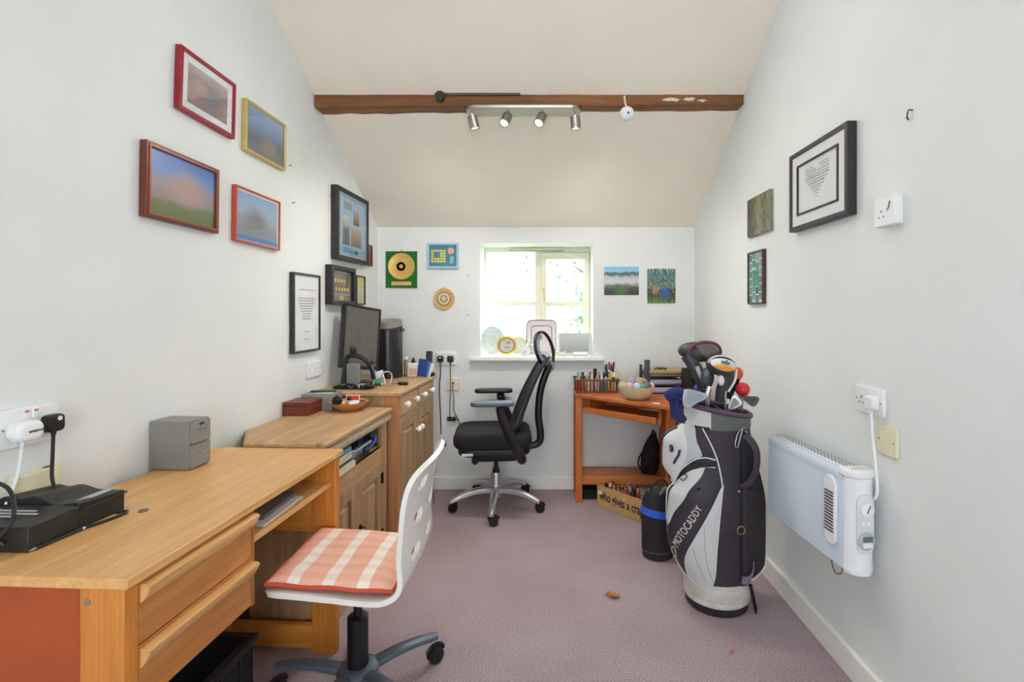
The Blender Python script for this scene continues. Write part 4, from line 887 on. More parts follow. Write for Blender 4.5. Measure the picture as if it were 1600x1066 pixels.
# ================================================================== CHAIRS
def cut(o, cutters):
    for c in cutters:
        b = o.modifiers.new('hole', 'BOOLEAN'); b.operation = 'DIFFERENCE'; b.solver = 'EXACT'; b.object = c
    bpy.context.view_layer.update()
    me = bpy.data.meshes.new_from_object(o.evaluated_get(bpy.context.evaluated_depsgraph_get()))
    o.modifiers.clear(); o.data = me
    for p in me.polygons: p.use_smooth = True
    me.set_sharp_from_angle(angle=rad(40))
    for c in cutters: bpy.data.objects.remove(c)
def castor(par, x, y, ang, r, m, hub=M_DGREY):
    c = thing_part = MB(); M = T(x, y, 0) @ RZ(ang)
    for s in (-1, 1): c.lathe([(r * .55, -.004), (r * .96, -.002), (r, .003), (r * .9, .009), (r * .4, .011)], 18, M @ T(.012, s * .011, r) @ RX(90 * s) @ T(0, 0, -.002))
    c.tube([(.012, 0, r), (.004, 0, r * 1.75), (0, 0, r * 2.2)], [r * .42, .011, .008], 8, False, M)
    c.tube([(.012 + (r * 1.06) * math.cos(a), 0, r + r * 1.06 * math.sin(a)) for a in [rad(20 + 15 * k) for k in range(10)]], .009, 6, False, M, 1.4)
    return c.build('castor', m, par)
# ---- white bent-ply swivel chair
wc = thing('swivel_chair', 'white bent plywood swivel chair with checked cushion at the desk', 'chair', (-.630, 1.69, 0), rad(1))
prof = smooth([(x, z, 0) for x, z in [(-.225, .446), (-.205, .456), (-.15, .458), (-.02, .444), (.10, .430), (.155, .434), (.193, .465), (.206, .54), (.214, .64), (.224, .73), (.245, .80), (.266, .832)]], 5)
arc = [0.0]
for a, b in zip(prof, prof[1:]): arc.append(arc[-1] + (b - a).length)
def profat(v):
    d = v * arc[-1]
    for k in range(len(arc) - 1):
        if d <= arc[k + 1]:
            t = (d - arc[k]) / max(1e-9, arc[k + 1] - arc[k]); return prof[k].lerp(prof[k + 1], t)
    return prof[-1]
def shell(u, v):
    p = profat(v); e = min(v, 1 - v) * arc[-1]; R_ = .075; hw_ = .214
    if e < R_: hw_ -= R_ - math.sqrt(max(0, R_ * R_ - (R_ - e) ** 2))
    y = hw_ * (2 * u - 1); bow = .018 * (y / .2) ** 2
    back = min(1, max(0, (v - .5) / .15))
    return (p.x - bow * back, y, p.y + bow * .5 * (1 - back))
M_SHELL = plain('white_lacquer', (240, 238, 232), .3, var=.015)
sh = MB().sheet(shell, -.016, 14, 60).build('seat_shell', M_SHELL, wc)
cts = []
for y in (-.095, .095):
    for z in (.75, .645, .535):
        c = MB().prism(rrect(.088, .042, .0195, 6), -.1, .1, T(.22, y, z) @ RY(-6) @ TX).build('cutter', None); c.parent = wc; cts.append(c)
cut(sh, cts)
def gingham():
    m, nt, b = newmat('coral_gingham')
    tc = nt.nodes.new('ShaderNodeTexCoord'); sp_ = nt.nodes.new('ShaderNodeSeparateXYZ'); nt.links.new(tc.outputs['Object'], sp_.inputs[0])
    outs = []
    for ax, per, off in ((0, .105, .012), (1, .06, .03)):
        a = nd(nt, 'ShaderNodeMath', operation='ADD'); a.inputs[1].default_value = off + 2; nt.links.new(sp_.outputs[ax], a.inputs[0])
        mo = nd(nt, 'ShaderNodeMath', operation='MODULO'); mo.inputs[1].default_value = per; nt.links.new(a.outputs[0], mo.inputs[0])
        lt = nd(nt, 'ShaderNodeMath', operation='LESS_THAN'); lt.inputs[1].default_value = per * (.66 if ax == 0 else .45); nt.links.new(mo.outputs[0], lt.inputs[0]); outs.append(lt.outputs[0])
    c1 = nt.nodes.new('ShaderNodeMix'); c1.data_type = 'RGBA'; c1.inputs[6].default_value = rgb(246, 236, 228); c1.inputs[7].default_value = rgb(242, 188, 168); nt.links.new(outs[0], c1.inputs[0])
    c2 = nt.nodes.new('ShaderNodeMix'); c2.data_type = 'RGBA'; c2.blend_type = 'MULTIPLY'; c2.inputs[7].default_value = rgb(252, 240, 232); nt.links.new(c1.outputs[2], c2.inputs[6]); nt.links.new(outs[1], c2.inputs[0])
    nt.links.new(c2.outputs[2], b.inputs['Base Color']); b.inputs['Roughness'].default_value = .85
    n = nd(nt, 'ShaderNodeTexNoise', Scale=500.0); nt.links.new(tc.outputs['Object'], n.inputs['Vector']); bp = nd(nt, 'ShaderNodeBump', Strength=.25, Distance=.002); nt.links.new(n.outputs[0], bp.inputs['Height']); nt.links.new(bp.outputs[0], b.inputs['Normal'])
    return m
cu = thing('seat_cushion', 'coral and white checked cushion on the white swivel chair', 'cushion', (-.622, 1.69, .455), rad(1))
cu.rotation_euler = (0, rad(4.2), rad(1))
def puff(u, v, top):
    x = -.215 + .375 * u; y = -.192 + .384 * v; e = min(u, 1 - u, v, 1 - v)
    h = .5 * (1 - math.exp(-e * 14)); w_ = .003 * math.sin(u * 9 + v * 4) + .002 * math.sin(v * 14)
    return (x, y, (.016 + .036 * h + w_ * min(1, e * 9)) if top else (.012 - .010 * h))
cm_ = MB(); cm_.grid(lambda u, v: puff(u, v, True), 24, 24); cm_.build('cover', gingham(), cu)
ed = MB(); ed.grid(lambda u, v: puff(u, v, False), 10, 10)
rim = [(-.215 + .375 * u, -.192) for u in [k / 12 for k in range(12)]] + [(.16, -.192 + .384 * k / 12) for k in range(12)] + [(.16 - .375 * k / 12, .192) for k in range(12)] + [(-.215, .192 - .384 * k / 12) for k in range(12)]
ed.tube([(x, y, .0125 + .002 * math.sin(k * 1.3)) for k, (x, y) in enumerate(rim)], .0065, 7, True); ed.build('piping', plain('coral_red', (206, 84, 62), .8), cu)
M_CBASE = plain('slate_metal', (92, 100, 112), .4, .35, var=.06)
MB().lathe([(.034, .10), (.034, .27), (.031, .272)], 24).build('column', M_BLACK, wc); MB().lathe([(.014, .27), (.014, .43)], 16).build('gas_lift', M_BLACK, wc)
B(-.09, .09, -.075, .075, .428, .442).build('seat_plate', M_BLACK, wc, .004)
MB().tube([(0, .05, .424), (0, .16, .42), (-.01, .21, .416)], .006, 8).build('lift_lever', M_BLACK, wc)
def star_leg(ang, R0, R1, z0, z1, w0, w1, h0, h1, drop=.0):
    v = []; N = 8
    for k in range(N + 1):
        t = k / N; x = R0 + (R1 - R0) * t; z = z0 + (z1 - z0) * t - drop * math.sin(PI * t) * -1; w_ = w0 + (w1 - w0) * t; h_ = h0 + (h1 - h0) * t
        if k == N: w_ *= .72
        v += [(x, -w_, z - h_), (x, w_, z - h_), (x, w_ * .9, z + h_ * .45), (x, w_ * .45, z + h_), (x, -w_ * .45, z + h_), (x, -w_ * .9, z + h_ * .45)]
    f = [(k * 6 + i, k * 6 + (i + 1) % 6, k * 6 + 6 + (i + 1) % 6, k * 6 + 6 + i) for k in range(N) for i in range(6)] + [(5, 4, 3, 2, 1, 0), tuple(N * 6 + i for i in range(6))]
    return MB().add(v, f, RZ(ang))
MB().lathe([(.030, .078), (.068, .080), (.070, .096), (.058, .106), (.036, .108)], 28).build('hub', M_CBASE, wc)
for a in (34, 106, 178, 250, 322):
    star_leg(a, .05, .285, .092, .098, .027, .020, .011, .009, .012).build('base_leg', M_CBASE, wc, .002)
    castor(wc, .265 * math.cos(rad(a)), .265 * math.sin(rad(a)), (40 if a < 100 else a + 60), .030, M_BLACK)

# ---- black mesh office chair
M_SATIN = plain('satin_aluminium', (206, 208, 212), .34, .85, var=.03)
oc = thing('office_chair', 'black mesh office chair with chrome base and headrest', 'chair', (-.318, 3.315, 0), rad(5))
M_FAB = plain('black_fabric', (34, 31, 36), .85, var=.25, scale=200, bump=.3, bscale=500); M_FRAME = plain('black_nylon', (30, 29, 33), .38, var=.1); M_ARMTOP = plain('slate_pad', (86, 94, 106), .45)
MB().prism(rrect(.50, .47, .11, 8, -.02, 0), .432, .532).build('seat_cushion', M_FAB, oc, .04, seg=5)
MB().prism(rrect(.46, .43, .10, 8, -.01, 0), .390, .445).build('seat_pan', M_FRAME, oc, .018, seg=3)
MB().prism(rrect(.30, .24, .05, 6, .0, 0), .335, .392).build('tilt_mechanism', M_BLACKM, oc, .015)
B(-.21, -.14, -.2195, -.2165, .405, .421).build('care_tag', M_PAPER, oc)
MB().lathe([(.02, 0), (.024, .012), (.02, .05)], 12, T(-.13, -.13, .36) @ RX(90)).build('tension_knob', M_BLACKM, oc)
MB().lathe([(.034, .075), (.034, .22), (.030, .235)], 24).build('base_column', M_SATIN, oc); MB().lathe([(.022, .235), (.022, .26), (.014, .262), (.014, .34)], 18).build('gas_lift', M_BLACK, oc)
for k in range(5):
    a = -95 + 72 * k
    star_leg(a, .025, .305, .125, .072, .026, .018, .022, .013, .022).build('base_leg', M_SATIN, oc, .003)
    castor(oc, .295 * math.cos(rad(a)), .295 * math.sin(rad(a)), 12 + 8 * k, .029, M_BLACK)
for s in (-1, 1):
    ar = MB().prism(rrect(.27, .095, .04, 7, -.02, s * .255), .722, .748).build('arm_pad', M_ARMTOP if s < 0 else M_FRAME, oc, .010, seg=3)
    MB().tube(smooth([(.03, s * .25, .725), (.03, s * .262, .70), (.045, s * .27, .64), (.085, s * .268, .55), (.125, s * .262, .46), (.155, s * .25, .40), (.16, s * .22, .385)], 5), [.022, .022, .024, .026, .028, .030, .030, .030, .030, .030] + [.031] * 21, 10, flat=1.25).build('arm_post', M_FRAME, oc)
    MB().tube([(.155, s * .25, .395), (.06, s * .10, .40)], .022, 8).build('arm_bracket', M_FRAME, oc)
def backp(u, v):
    z = .47 + .53 * v; x = .150 + .10 * v + .105 * v * v; w_ = .225 * (1 - .42 * v ** 2.2) * (.86 + .14 * min(1, v * 5)); y = w_ * (2 * u - 1)
    return (x - .055 * (2 * u - 1) ** 2 * (1 - .5 * v), y, z)
M_MESHB = plain('grey_black_mesh', (56, 55, 58), .8, var=.3, scale=400)
MB().sheet(backp, .004, 14, 20).build('back_mesh', M_MESHB, oc)
pts = [backp(0, k / 10) for k in range(11)] + [backp(k / 8, 1) for k in range(1, 8)] + [backp(1, 1 - k / 10) for k in range(11)] + [backp(1 - k / 8, 0) for k in range(1, 8)]
MB().tube(smooth(pts, 2, True), .0125, 8, True).build('back_frame', M_FRAME, oc)
MB().sheet(lambda u, v: (.158 + .02 * v - .03 * (2 * u - 1) ** 2, .17 * (2 * u - 1), .50 + .12 * v), .012, 8, 6).build('lumbar_pad', M_FRAME, oc)
MB().tube(smooth([(.12, 0, .40), (.22, 0, .402), (.285, 0, .425), (.295, 0, .49), (.282, 0, .60), (.292, 0, .75), (.322, 0, .86), (.352, 0, .925), (.362, 0, .94)], 5), .020, 10, flat=1.2).build('spine', M_FRAME, oc)
MB().tube([(.355, 0, .93), (.32, 0, .955)], .016, 8).build('back_joint', M_FRAME, oc)
def hr(a, k=1.0):
    return (.322 + .064 * k * math.cos(a) - .026 * k * math.sin(a), .09 * k * math.cos(a), 1.048 + .118 * k * math.sin(a))
MB().tube([hr(2 * PI * k / 40) for k in range(40)], .0115, 8, True).build('headrest_ring', M_FRAME, oc)
MB().sheet(lambda u, v: (lambda p: (p[0] + .006, p[1], p[2]))((lambda q0, q1: tuple(a + (b - a) * v for a, b in zip(q0, q1)))(hr(rad(95) + rad(200) * u), hr(rad(95) + rad(200) * u, .62))), .006, 20, 4).build('headrest_pad', plain('slate_mesh', (150, 164, 178), .6, var=.1), oc)
MB().tube(smooth([(.345, 0, .945), (.365, 0, .955), (.375, 0, .925), (.355, 0, .90)], 4), .014, 8).build('headrest_bracket', plain('silver_bracket', (150, 156, 166), .3, .6), oc)

# ================================================================== RIGHT: CORNER DESK
cd = thing('corner_desk', 'orange pine corner desk with slide-out tray by the window', 'desk', (0, 0, 0))
CZT = .738
moulded = [(.215, 3.638), (.215, 3.40), (.77, 2.92), (1.075, 2.92), (1.075, 3.638)]
MB().prism(moulded, CZT - .022, CZT).build('desktop', M_OPINE, cd, .003)
for (x, y, h) in ((.238, 3.415, CZT - .022), (.238, 3.612, CZT - .022), (.752, 2.975, CZT - .022), (1.045, 2.955, CZT - .022), (1.045, 3.605, CZT - .022)): B(x - .023, x + .023, y - .023, y + .023, 0, h).build('leg', M_OPINEV, cd, .003)
B(.229, .247, 3.438, 3.589, .62, CZT - .022).build('side_rail', M_OPINE, cd); B(.261, 1.022, 3.60, 3.618, .60, CZT - .022).build('back_rail', M_OPINE, cd); B(1.036, 1.054, 2.978, 3.582, .60, CZT - .022).build('side_rail', M_OPINE, cd)
B(.226, .84, 3.42, 3.63, .150, .172).build('lower_shelf', M_OPINE, cd, .002); B(.262, .84, 3.405, 3.42, .118, .170).build('shelf_rail', M_OPINE, cd, .003)
B(.80, .84, 3.42, 3.46, .172, CZT - .022).build('upright', M_OPINEV, cd, .002)
DB = Vector((.555, -.48)).normalized(); dang = math.degrees(math.atan2(DB.y, DB.x))
MT = T(.215, 3.40, 0) @ RZ(dang)
MB().box(.10, .58, .03, .26, .628, .642, MT).build('tray', M_OPINE, cd, .002)
tr = MB().box(.07, .60, .012, .03, .616, .655, MT).build('tray_front', M_OPINE, cd, .004)
MB().box(.612, .630, .02, .28, .612, CZT - .022, MT).build('tray_hanger', M_OPINEV, cd, .002); MB().box(.07, .088, .04, .25, .612, CZT - .022, MT).build('tray_hanger', M_OPINEV, cd, .002)
tag(MB().prism([(.66, 3.06), (.70, 3.035), (.715, 3.06), (.675, 3.085)], CZT, CZT + .0008).build('paper_scrap', M_PAPER), 'scrap of white paper on the corner desk front', 'paper')

# ---- basket of small bottles
bsk = thing('slatted_basket', 'brown slatted basket of small bottles on the corner desk', 'basket', (.215, 3.43, CZT))
M_BSK = plain('brown_basket', (104, 62, 40), .6, var=.15)
bW, bD, bH = .30, .19, .095
B(.012, bW - .012, .012, bD - .012, 0, .005).build('base', M_BSK, bsk)
MB().ring([(-.006, -.006), (bW + .006, -.006), (bW + .006, bD + .006), (-.006, bD + .006)], [(.006, .006), (bW - .006, .006), (bW - .006, bD - .006), (.006, bD - .006)], bH - .012, bH).build('rim', M_BSK, bsk, .003)
MB().ring([(.004, .004), (bW - .004, .004), (bW - .004, bD - .004), (.004, bD - .004)], [(.012, .012), (bW - .012, .012), (bW - .012, bD - .012), (.012, bD - .012)], 0, .014).build('foot_band', M_BSK, bsk)
sl = MB()
slat_me = None
def slat(p0, p1):
    global slat_me
    return MB().tube([p0, p1], .0042, 5).build('slat', M_BSK, bsk)
for k in range(13):
    x = .012 + (bW - .024) * k / 12; slat((x, .008, .012), (x, .0, bH - .01)); slat((x, bD - .008, .012), (x, bD, bH - .01))
for k in range(1, 7):
    y = .012 + (bD - .024) * k / 7; slat((.008, y, .012), (.0, y, bH - .01)); slat((bW - .008, y, .012), (bW, y, bH - .01))
BOTC = [('green', (30, 130, 60)), ('brown', (150, 84, 40)), ('pink', (224, 160, 170)), ('cream', (232, 222, 190)), ('white', (236, 234, 230)), ('orange', (214, 120, 50)), ('purple', (110, 70, 110)), ('red', (176, 40, 44)), ('yellow', (220, 196, 80)), ('teal', (60, 130, 130))]
CAPC = [(236, 234, 230), (40, 36, 36), (200, 170, 90), (176, 60, 60), (160, 160, 160)]
rb = random.Random(21)
def bottle(loc, ci, cap, h, r, grp, place, lean=0.0, ang=0.0):
    nm, c = BOTC[ci]; capn = ['white', 'black', 'gold', 'red', 'grey'][cap]
    t = thing('small_bottle', 'small %s bottle, %s cap, %s' % (nm, capn, place), 'bottle', loc, ang, grp); t.rotation_euler = (lean, 0, ang)
    MB().lathe([(r * .9, 0), (r, .003), (r, h * .58), (r * .45, h * .68)], 10).build('body', plain('bottle_' + nm, c, .25, var=.05), t)
    MB().lathe([(r * .55, h * .68), (r * .55, h * .97), (r * .45, h)], 10).build('cap', plain('cap_' + capn, CAPC[cap], .3, var=0), t)
for j in range(5):
    for i in range(9):
        x = .215 + .028 + .0305 * i + rb.uniform(-.003, .003); y = 3.43 + .028 + .034 * j + rb.uniform(-.003, .003)
        if i > 6 and j > 2: continue
        bottle((x, y, CZT + .006), rb.choice([0, 1, 2, 2, 3, 3, 4, 4, 5, 6, 7, 9]), rb.randrange(5), rb.uniform(.100, .130), .0125, 'small bottles in the basket', '%s of %s row in brown basket' % (['first', 'second', 'third', 'fourth', 'fifth', 'sixth', 'seventh', 'eighth', 'ninth'][i], ['front', 'second', 'third', 'fourth', 'back'][j]))
t = thing('pen_pot', 'clear pot of marker pens standing in the basket', 'pot', (.215 + .255, 3.43 + .15, CZT + .006)); MB().lathe([(.026, 0), (.028, .002), (.030, .085), (.0285, .085), (.026, .004), (1e-5, .004)], 18).build('pot', plain('smoky_pot', (150, 130, 140), .2), t)
for k, (dx, dy, c, h, nm) in enumerate(((-.014, -.01, (60, 50, 90), .16, 'dark violet'), (.0, .008, (150, 50, 60), .185, 'crimson'), (.012, -.006, (40, 40, 44), .19, 'black'), (.014, .01, (206, 206, 90), .165, 'yellow'), (-.008, .014, (46, 80, 70), .17, 'dark green'), (.004, -.016, (110, 40, 80), .178, 'plum'))):
    t = thing('marker_pen', '%s marker pen standing in the clear pot' % nm, 'pen', (.47 + dx, 3.58 + dy, CZT + .012)); t.rotation_euler = (-dy * 6, dx * 8, 0)
    mm_ = plain('marker_%d' % k, c, .4, var=0); MB().lathe([(.0055, 0), (.006, .002), (.006, h * .72)], 10).build('barrel', M_WHITE if k % 2 else mm_, t); MB().lathe([(.007, h * .72), (.007, h * .98), (.005, h)], 10).build('cap', mm_, t)
t = thing('brush_bottle', 'dark squat bottle poking out of the basket', 'bottle', (.36, 3.52, CZT + .12)); MB().lathe([(.013, -.03), (.013, .0), (.011, .035), (.008, .036)], 12).build('cap', M_BLACK, t); t.location.z = CZT + .125; MB().lathe([(.012, -.115), (.013, -.11), (.013, -.03)], 12).build('body', plain('olive_glass', (90, 84, 40), .3), t)
t = thing('sticky_note_pad', 'pale yellow-green note tag at the basket corner', 'tag', (.49, 3.50, CZT + .092)); B(-.03, .022, -.002, .002, 0, .04, RY(18)).build('note', plain('lime_paper', (214, 216, 130), .6, var=.1), t)

# ---- speckled bowl with balls
sbw = thing('speckled_bowl', 'cream speckled bowl of small balls on the corner desk', 'bowl', (.592, 3.205, CZT))
def speck():
    m, nt, b = newmat('speckled_stoneware'); tc = nt.nodes.new('ShaderNodeTexCoord')
    n = nd(nt, 'ShaderNodeTexNoise', Scale=160.0, Detail=1.0); nt.links.new(tc.outputs['Object'], n.inputs['Vector'])
    o = ramp(nt, n.outputs[0], [(.30, rgb(150, 120, 84)), (.42, rgb(222, 204, 166)), (.8, rgb(232, 216, 180))]); nt.links.new(o, b.inputs['Base Color']); b.inputs['Roughness'].default_value = .4
    return m
MB().lathe([(.05, 0), (.056, .004), (.085, .022), (.108, .052), (.116, .082), (.117, .086), (.112, .086), (.10, .052), (.07, .02), (1e-5, .012)], 36).build('bowl', speck(), sbw)
balls = [(-.085, -.02, .088, .026, (178, 190, 140), 'pale green', 0), (-.052, -.052, .088, .027, (214, 160, 166), 'pink', 0), (-.008, -.062, .088, .026, (190, 206, 222), 'pale blue', 0), (.028, -.06, .082, .026, (100, 150, 140), 'teal', 0), (.062, -.045, .09, .028, (120, 104, 112), 'mauve brown', 0), (.092, -.005, .084, .025, (226, 196, 160), 'peach', 0),
         (.022, -.015, .112, .030, (190, 150, 110), 'tan', 0), (-.022, .0, .108, .027, (150, 156, 176), 'grey blue', 0), (.055, .035, .10, .028, (160, 140, 140), 'dusty rose', 0), (-.03, .05, .10, .027, (176, 150, 170), 'lilac', 0), (.0, -.01, .06, .03, (200, 190, 170), 'buff', 0)]
for (x, y, z, r, c, nm, _) in balls:
    t = thing('decorative_ball', '%s mottled ball in the speckled bowl' % nm, 'ball', (.592 + x, 3.205 + y, CZT + z - r), 0, 'balls in the speckled bowl')
    MB().ball((0, 0, r), r, 16, 10).build('ball', plain('ball_' + nm.replace(' ', '_'), c, .6, var=.3, scale=120), t)

# ---- letter trays
lt = thing('letter_tray', 'black stacked letter trays of papers on the corner desk', 'letter tray', (.70, 3.40, CZT))
M_TRAY = plain('tray_black', (52, 50, 54), .4)
for k, z in enumerate((.004, .060, .116)):
    m_ = MB(); m_.box(0, .25, 0, .22, z, z + .004); m_.box(0, .006, 0, .22, z, z + .026); m_.box(.244, .25, 0, .22, z, z + .026); m_.build('tray_shelf', M_TRAY, lt, .001)
B(-.012, .022, .0, .03, 0, .232).build('end_post', plain('grey_post', (74, 74, 80), .4), lt, .003); B(-.010, .006, .19, .22, 0, .18).build('end_post', M_TRAY, lt, .002); B(.236, .25, 0, .03, 0, .14).build('end_post', M_TRAY, lt, .002)
for (z, h, c, lab) in ((.0085, .034, (206, 206, 232), 'thick lilac-white paper stack in the lowest letter tray'), (.0645, .030, (198, 200, 226), 'white paper stack in the middle letter tray'), (.1205, .016, (190, 166, 132), 'buff papers in the top letter tray')):
    t = thing('paper_stack', lab, 'paper', (.71, 3.402, CZT + z), 0, 'papers in the letter trays')
    n = 5
    for k in range(n): B(.014 + .002 * (k % 2), .232, .0 - .006 * (k % 3) + .006, .20, h * k / n + .0004, h * (k + 1) / n).build('sheet_bundle', plain('paper_%d' % c[0] if k % 2 else 'paper2_%d' % c[0], c if k % 2 == 0 else tuple(int(q * .93) for q in c), .7, var=.03), t)
t = thing('cork_board', 'thick tan cork mat on top of the letter trays', 'mat', (.715, 3.40, CZT + .138)); B(0, .28, 0, .2, 0, .022).build('mat', plain('tan_cork', (184, 160, 128), .8, var=.12, scale=90), t, .002); B(.0, .28, -.004, .2, -.001, .003).build('underside', M_BLACKM, t)
t = thing('plastic_sprig', 'green and black plastic sprig on the cork mat', 'trinket', (.80, 3.43, CZT + .160))
sg = MB()
for k in range(9): a = k * .7; sg.tube(smooth([(0, 0, 0), (.02 * math.cos(a), .02 * math.sin(a), .016), (.045 * math.cos(a), .03 * math.sin(a), .006)], 3), .0035, 5)
sg.build('leaves', plain('black_green', (60, 70, 44), .5, var=.4, scale=60), t); MB().prism(rrect(.08, .03, .01, 3), 0, .008).build('base', plain('lime', (140, 180, 90), .5), t)
t = thing('candle_holder', 'dark square holder with brass figure behind the golf clubs', 'ornament', (.945, 3.30, CZT + .0)); B(-.03, .03, -.03, .03, 0, .19).build('stem', M_BLACK, t, .003); MB().lathe([(.02, .0), (.026, .01), (.022, .05), (.028, .07), (.018, .10), (1e-5, .11)], 16, T(.075, -.01, .12)).build('brass_figure', M_BRASS, t); B(.045, .105, -.04, .03, 0, .12).build('block', M_DGREY, t)

# ---- cardboard box of bottles under the desk
ba = math.degrees(math.atan2(3.045 - 3.346, .617 - .356))
cb = thing('cardboard_box', 'cardboard box with printed slogan full of small bottles', 'box', (.356, 3.346, 0), rad(ba))
M_CARD = plain('cardboard', (196, 158, 106), .8, var=.06, scale=20)
m_ = MB(); m_.box(0, .40, 0, .20, 0, .004)
for (a, b, c, d) in ((0, .40, 0, .004), (0, .40, .196, .20), (0, .004, 0, .20), (.396, .40, 0, .20)): m_.box(a, b, c, d, 0, .142 if c == 0 else .125)
m_.build('carton', M_CARD, cb)
lettering('who gives a crap', .082, T(.205, -.0006, .074) @ RX(90) @ RZ(-1), plain('black_print', (20, 18, 18), .6, var=0), cb, bold=.0016, squeeze=.66)
MB().cyl((0, 0, 0), .008, 0, .0008, 14, T(.235, -.0002, .108) @ RX(90)).build('yellow_dot', plain('yellow_dot', (240, 200, 30), .5, var=0), cb); B(.012, .04, -.001, 0, .082, .104).build('torn_patch', M_PAPER, cb)
Mb = Matrix.Translation((.356, 3.346, 0)) @ RZ(ba)
for j in range(5):
    for i in range(11):
        p = Mb @ Vector((.026 + .0345 * i, .024 + .038 * j, .005))
        if p.y > 3.385 : hh = .11
        else: hh = rb.uniform(.125, .158)
        bottle(p, rb.choice([0, 1, 3, 4, 7, 7, 8, 0, 6]), rb.randrange(5), hh, .0148, 'small bottles in the cardboard box', '%s of %s row in cardboard box' % (['first', 'second', 'third', 'fourth', 'fifth', 'sixth', 'seventh', 'eighth', 'ninth', 'tenth', 'eleventh'][i], ['front', 'second', 'third', 'fourth', 'back'][j]))
t = thing('shoe_box', 'dark box on the floor behind the corner desk leg', 'box', (.27, 3.46, 0)); B(0, .15, 0, .15, 0, .055).build('body', M_BLACKM, t, .003); B(-.002, .152, -.002, .152, .055, .066).build('lid', M_BLACKM, t, .002)
# ---- black rucksack on the shelf
rk = thing('rucksack', 'small black rucksack on the lower shelf of the corner desk', 'bag', (.735, 3.50, .172))
def sack(u, v):
    a = 2 * PI * u; z = .27 * v; w_ = .055 * (1 - v ** 3 * .75) + .016 * math.sin(PI * v); d_ = .05 * (1 - v ** 2 * .7)
    return (w_ * math.cos(a) + .03 * v, d_ * math.sin(a), z)
m_ = MB(); m_.grid(sack, 20, 14, None, True); m_.add([sack(k / 20, 1) for k in range(20)], [tuple(range(20))]); m_.add([sack(k / 20, 0) for k in range(20)], [tuple(range(20))]); m_.build('body', M_BLACKM, rk)
MB().tube(smooth([(.02, -.05, .2), (-.05, -.055, .16), (-.085, -.06, .10), (-.07, -.06, .045), (-.01, -.05, .02)], 6), .010, 6, flat=.5).build('strap', M_BLACKM, rk); MB().tube(smooth([(-.075, -.058, .055), (-.03, -.06, .06), (.01, -.055, .09)], 5), .005, 6).build('strap', M_BLACKM, rk)
MB().tube(smooth([(.02, 0, .262), (.03, 0, .295), (.05, 0, .262)], 5), .006, 6).build('grab_loop', M_BLACKM, rk)

# ================================================================== GOLF BAG AND CLUBS
def ss(a, b, x):
    t = max(0, min(1, (x - a) / (b - a))); return t * t * (3 - 2 * t)
def bzz(z, a, b, c, d): return ss(a, b, z) * (1 - ss(c, d, z))
def gs(a, c, w): return math.exp(-((a - c) / w) ** 2)
def wrap(t): return (t + 180) % 360 - 180
def GR(t, z):
    t = wrap(t)
    return .138 + .088 * gs(t, -80, 42) * bzz(z, .08, .30, .50, .64) + .08 * gs(t, -92, 32) * bzz(z, .54, .63, .72, .83) + .066 * gs(t, 80, 38) * bzz(z, .10, .2, .45, .84)
def GP(t, z, off=0.0):
    r = GR(t, z) + off; a = rad(t); return (r * math.sin(a), -r * math.cos(a), z)
gb = thing('golf_bag', 'black and white golf cart bag standing by the right wall', 'golf bag', (.7746, 2.246, 0))
M_GBK = plain('bag_purple_black', (52, 44, 54), .6, var=.22, scale=60); M_GBW = plain('bag_white_vinyl', (206, 206, 206), .42, var=.04, scale=8); M_GBG = plain('bag_grey', (96, 98, 98), .6, var=.1, scale=60); M_PIPE = plain('bag_piping', (224, 224, 226), .4, var=0)
RZT = lambda t: .868 - .026 * math.sin(rad(t))
m_ = MB(); m_.grid(lambda u, v: GP(360 * u, .125 + (.80 - .125) * v), 72, 40, None, True); m_.build('body', M_GBK, gb)
# base
MB().lathe([(.128, 0), (.134, .004), (.137, .03), (.137, .04)], 48).build('foot', plain('foot_black', (38, 34, 38), .5), gb)
bs_ = MB().lathe([(.137, .036), (.1415, .040), (.1425, .055), (.1405, .06), (.1425, .066), (.143, .112), (.1405, .117), (.142, .122), (.140, .135), (.134, .138)], 48).build('base_band', plain('scuffed_white', (206, 202, 194), .5, var=.12, scale=30), gb)
# collar: white left part, grey right part
def collar(u, v, t0, t1):
    t = t0 + (t1 - t0) * u; z0 = .795 + .012 * (1 if t < -28 else 0); z = z0 + (RZT(t) - z0) * v; return GP(t, z, .004 + .004 * v)
m_ = MB(); m_.grid(lambda u, v: collar(u, v, -28, 262), 60, 6); m_.build('collar', M_GBG, gb)
m_ = MB(); m_.grid(lambda u, v: (lambda p: (p[0] * 1.012, p[1] * 1.012, p[2]))(collar(u, v, -105, -27)), 24, 6); m_.build('collar_patch', M_GBW, gb)
m_ = MB(); m_.tube([GP(5 * k, RZT(5 * k), .004) for k in range(72)], .0125, 8, True); m_.build('rim', plain('rim_plum', (84, 62, 84), .55, var=.15, scale=60), gb)
iw = MB(); iw.grid(lambda u, v: GP(360 * u, .55 + (RZT(360 * u) - .55) * v, -.010), 48, 3, None, True); iw.build('lining', M_BLACKM, gb)
B(-.125, .125, -.125, .125, .54, .55).build('inner_floor', M_BLACKM, gb)
for (x0, y0, x1, y1, z0, z1) in ((-.125, -.035, .125, -.035, .87, .855), (-.125, .045, .125, .045, .89, .86), (.0, -.125, 0, .125, .862, .872)): MB().tube([(x0, y0, z0), (x1, y1, z1)], .009, 8).build('divider', plain('divider_plum', (66, 48, 64), .7), gb)
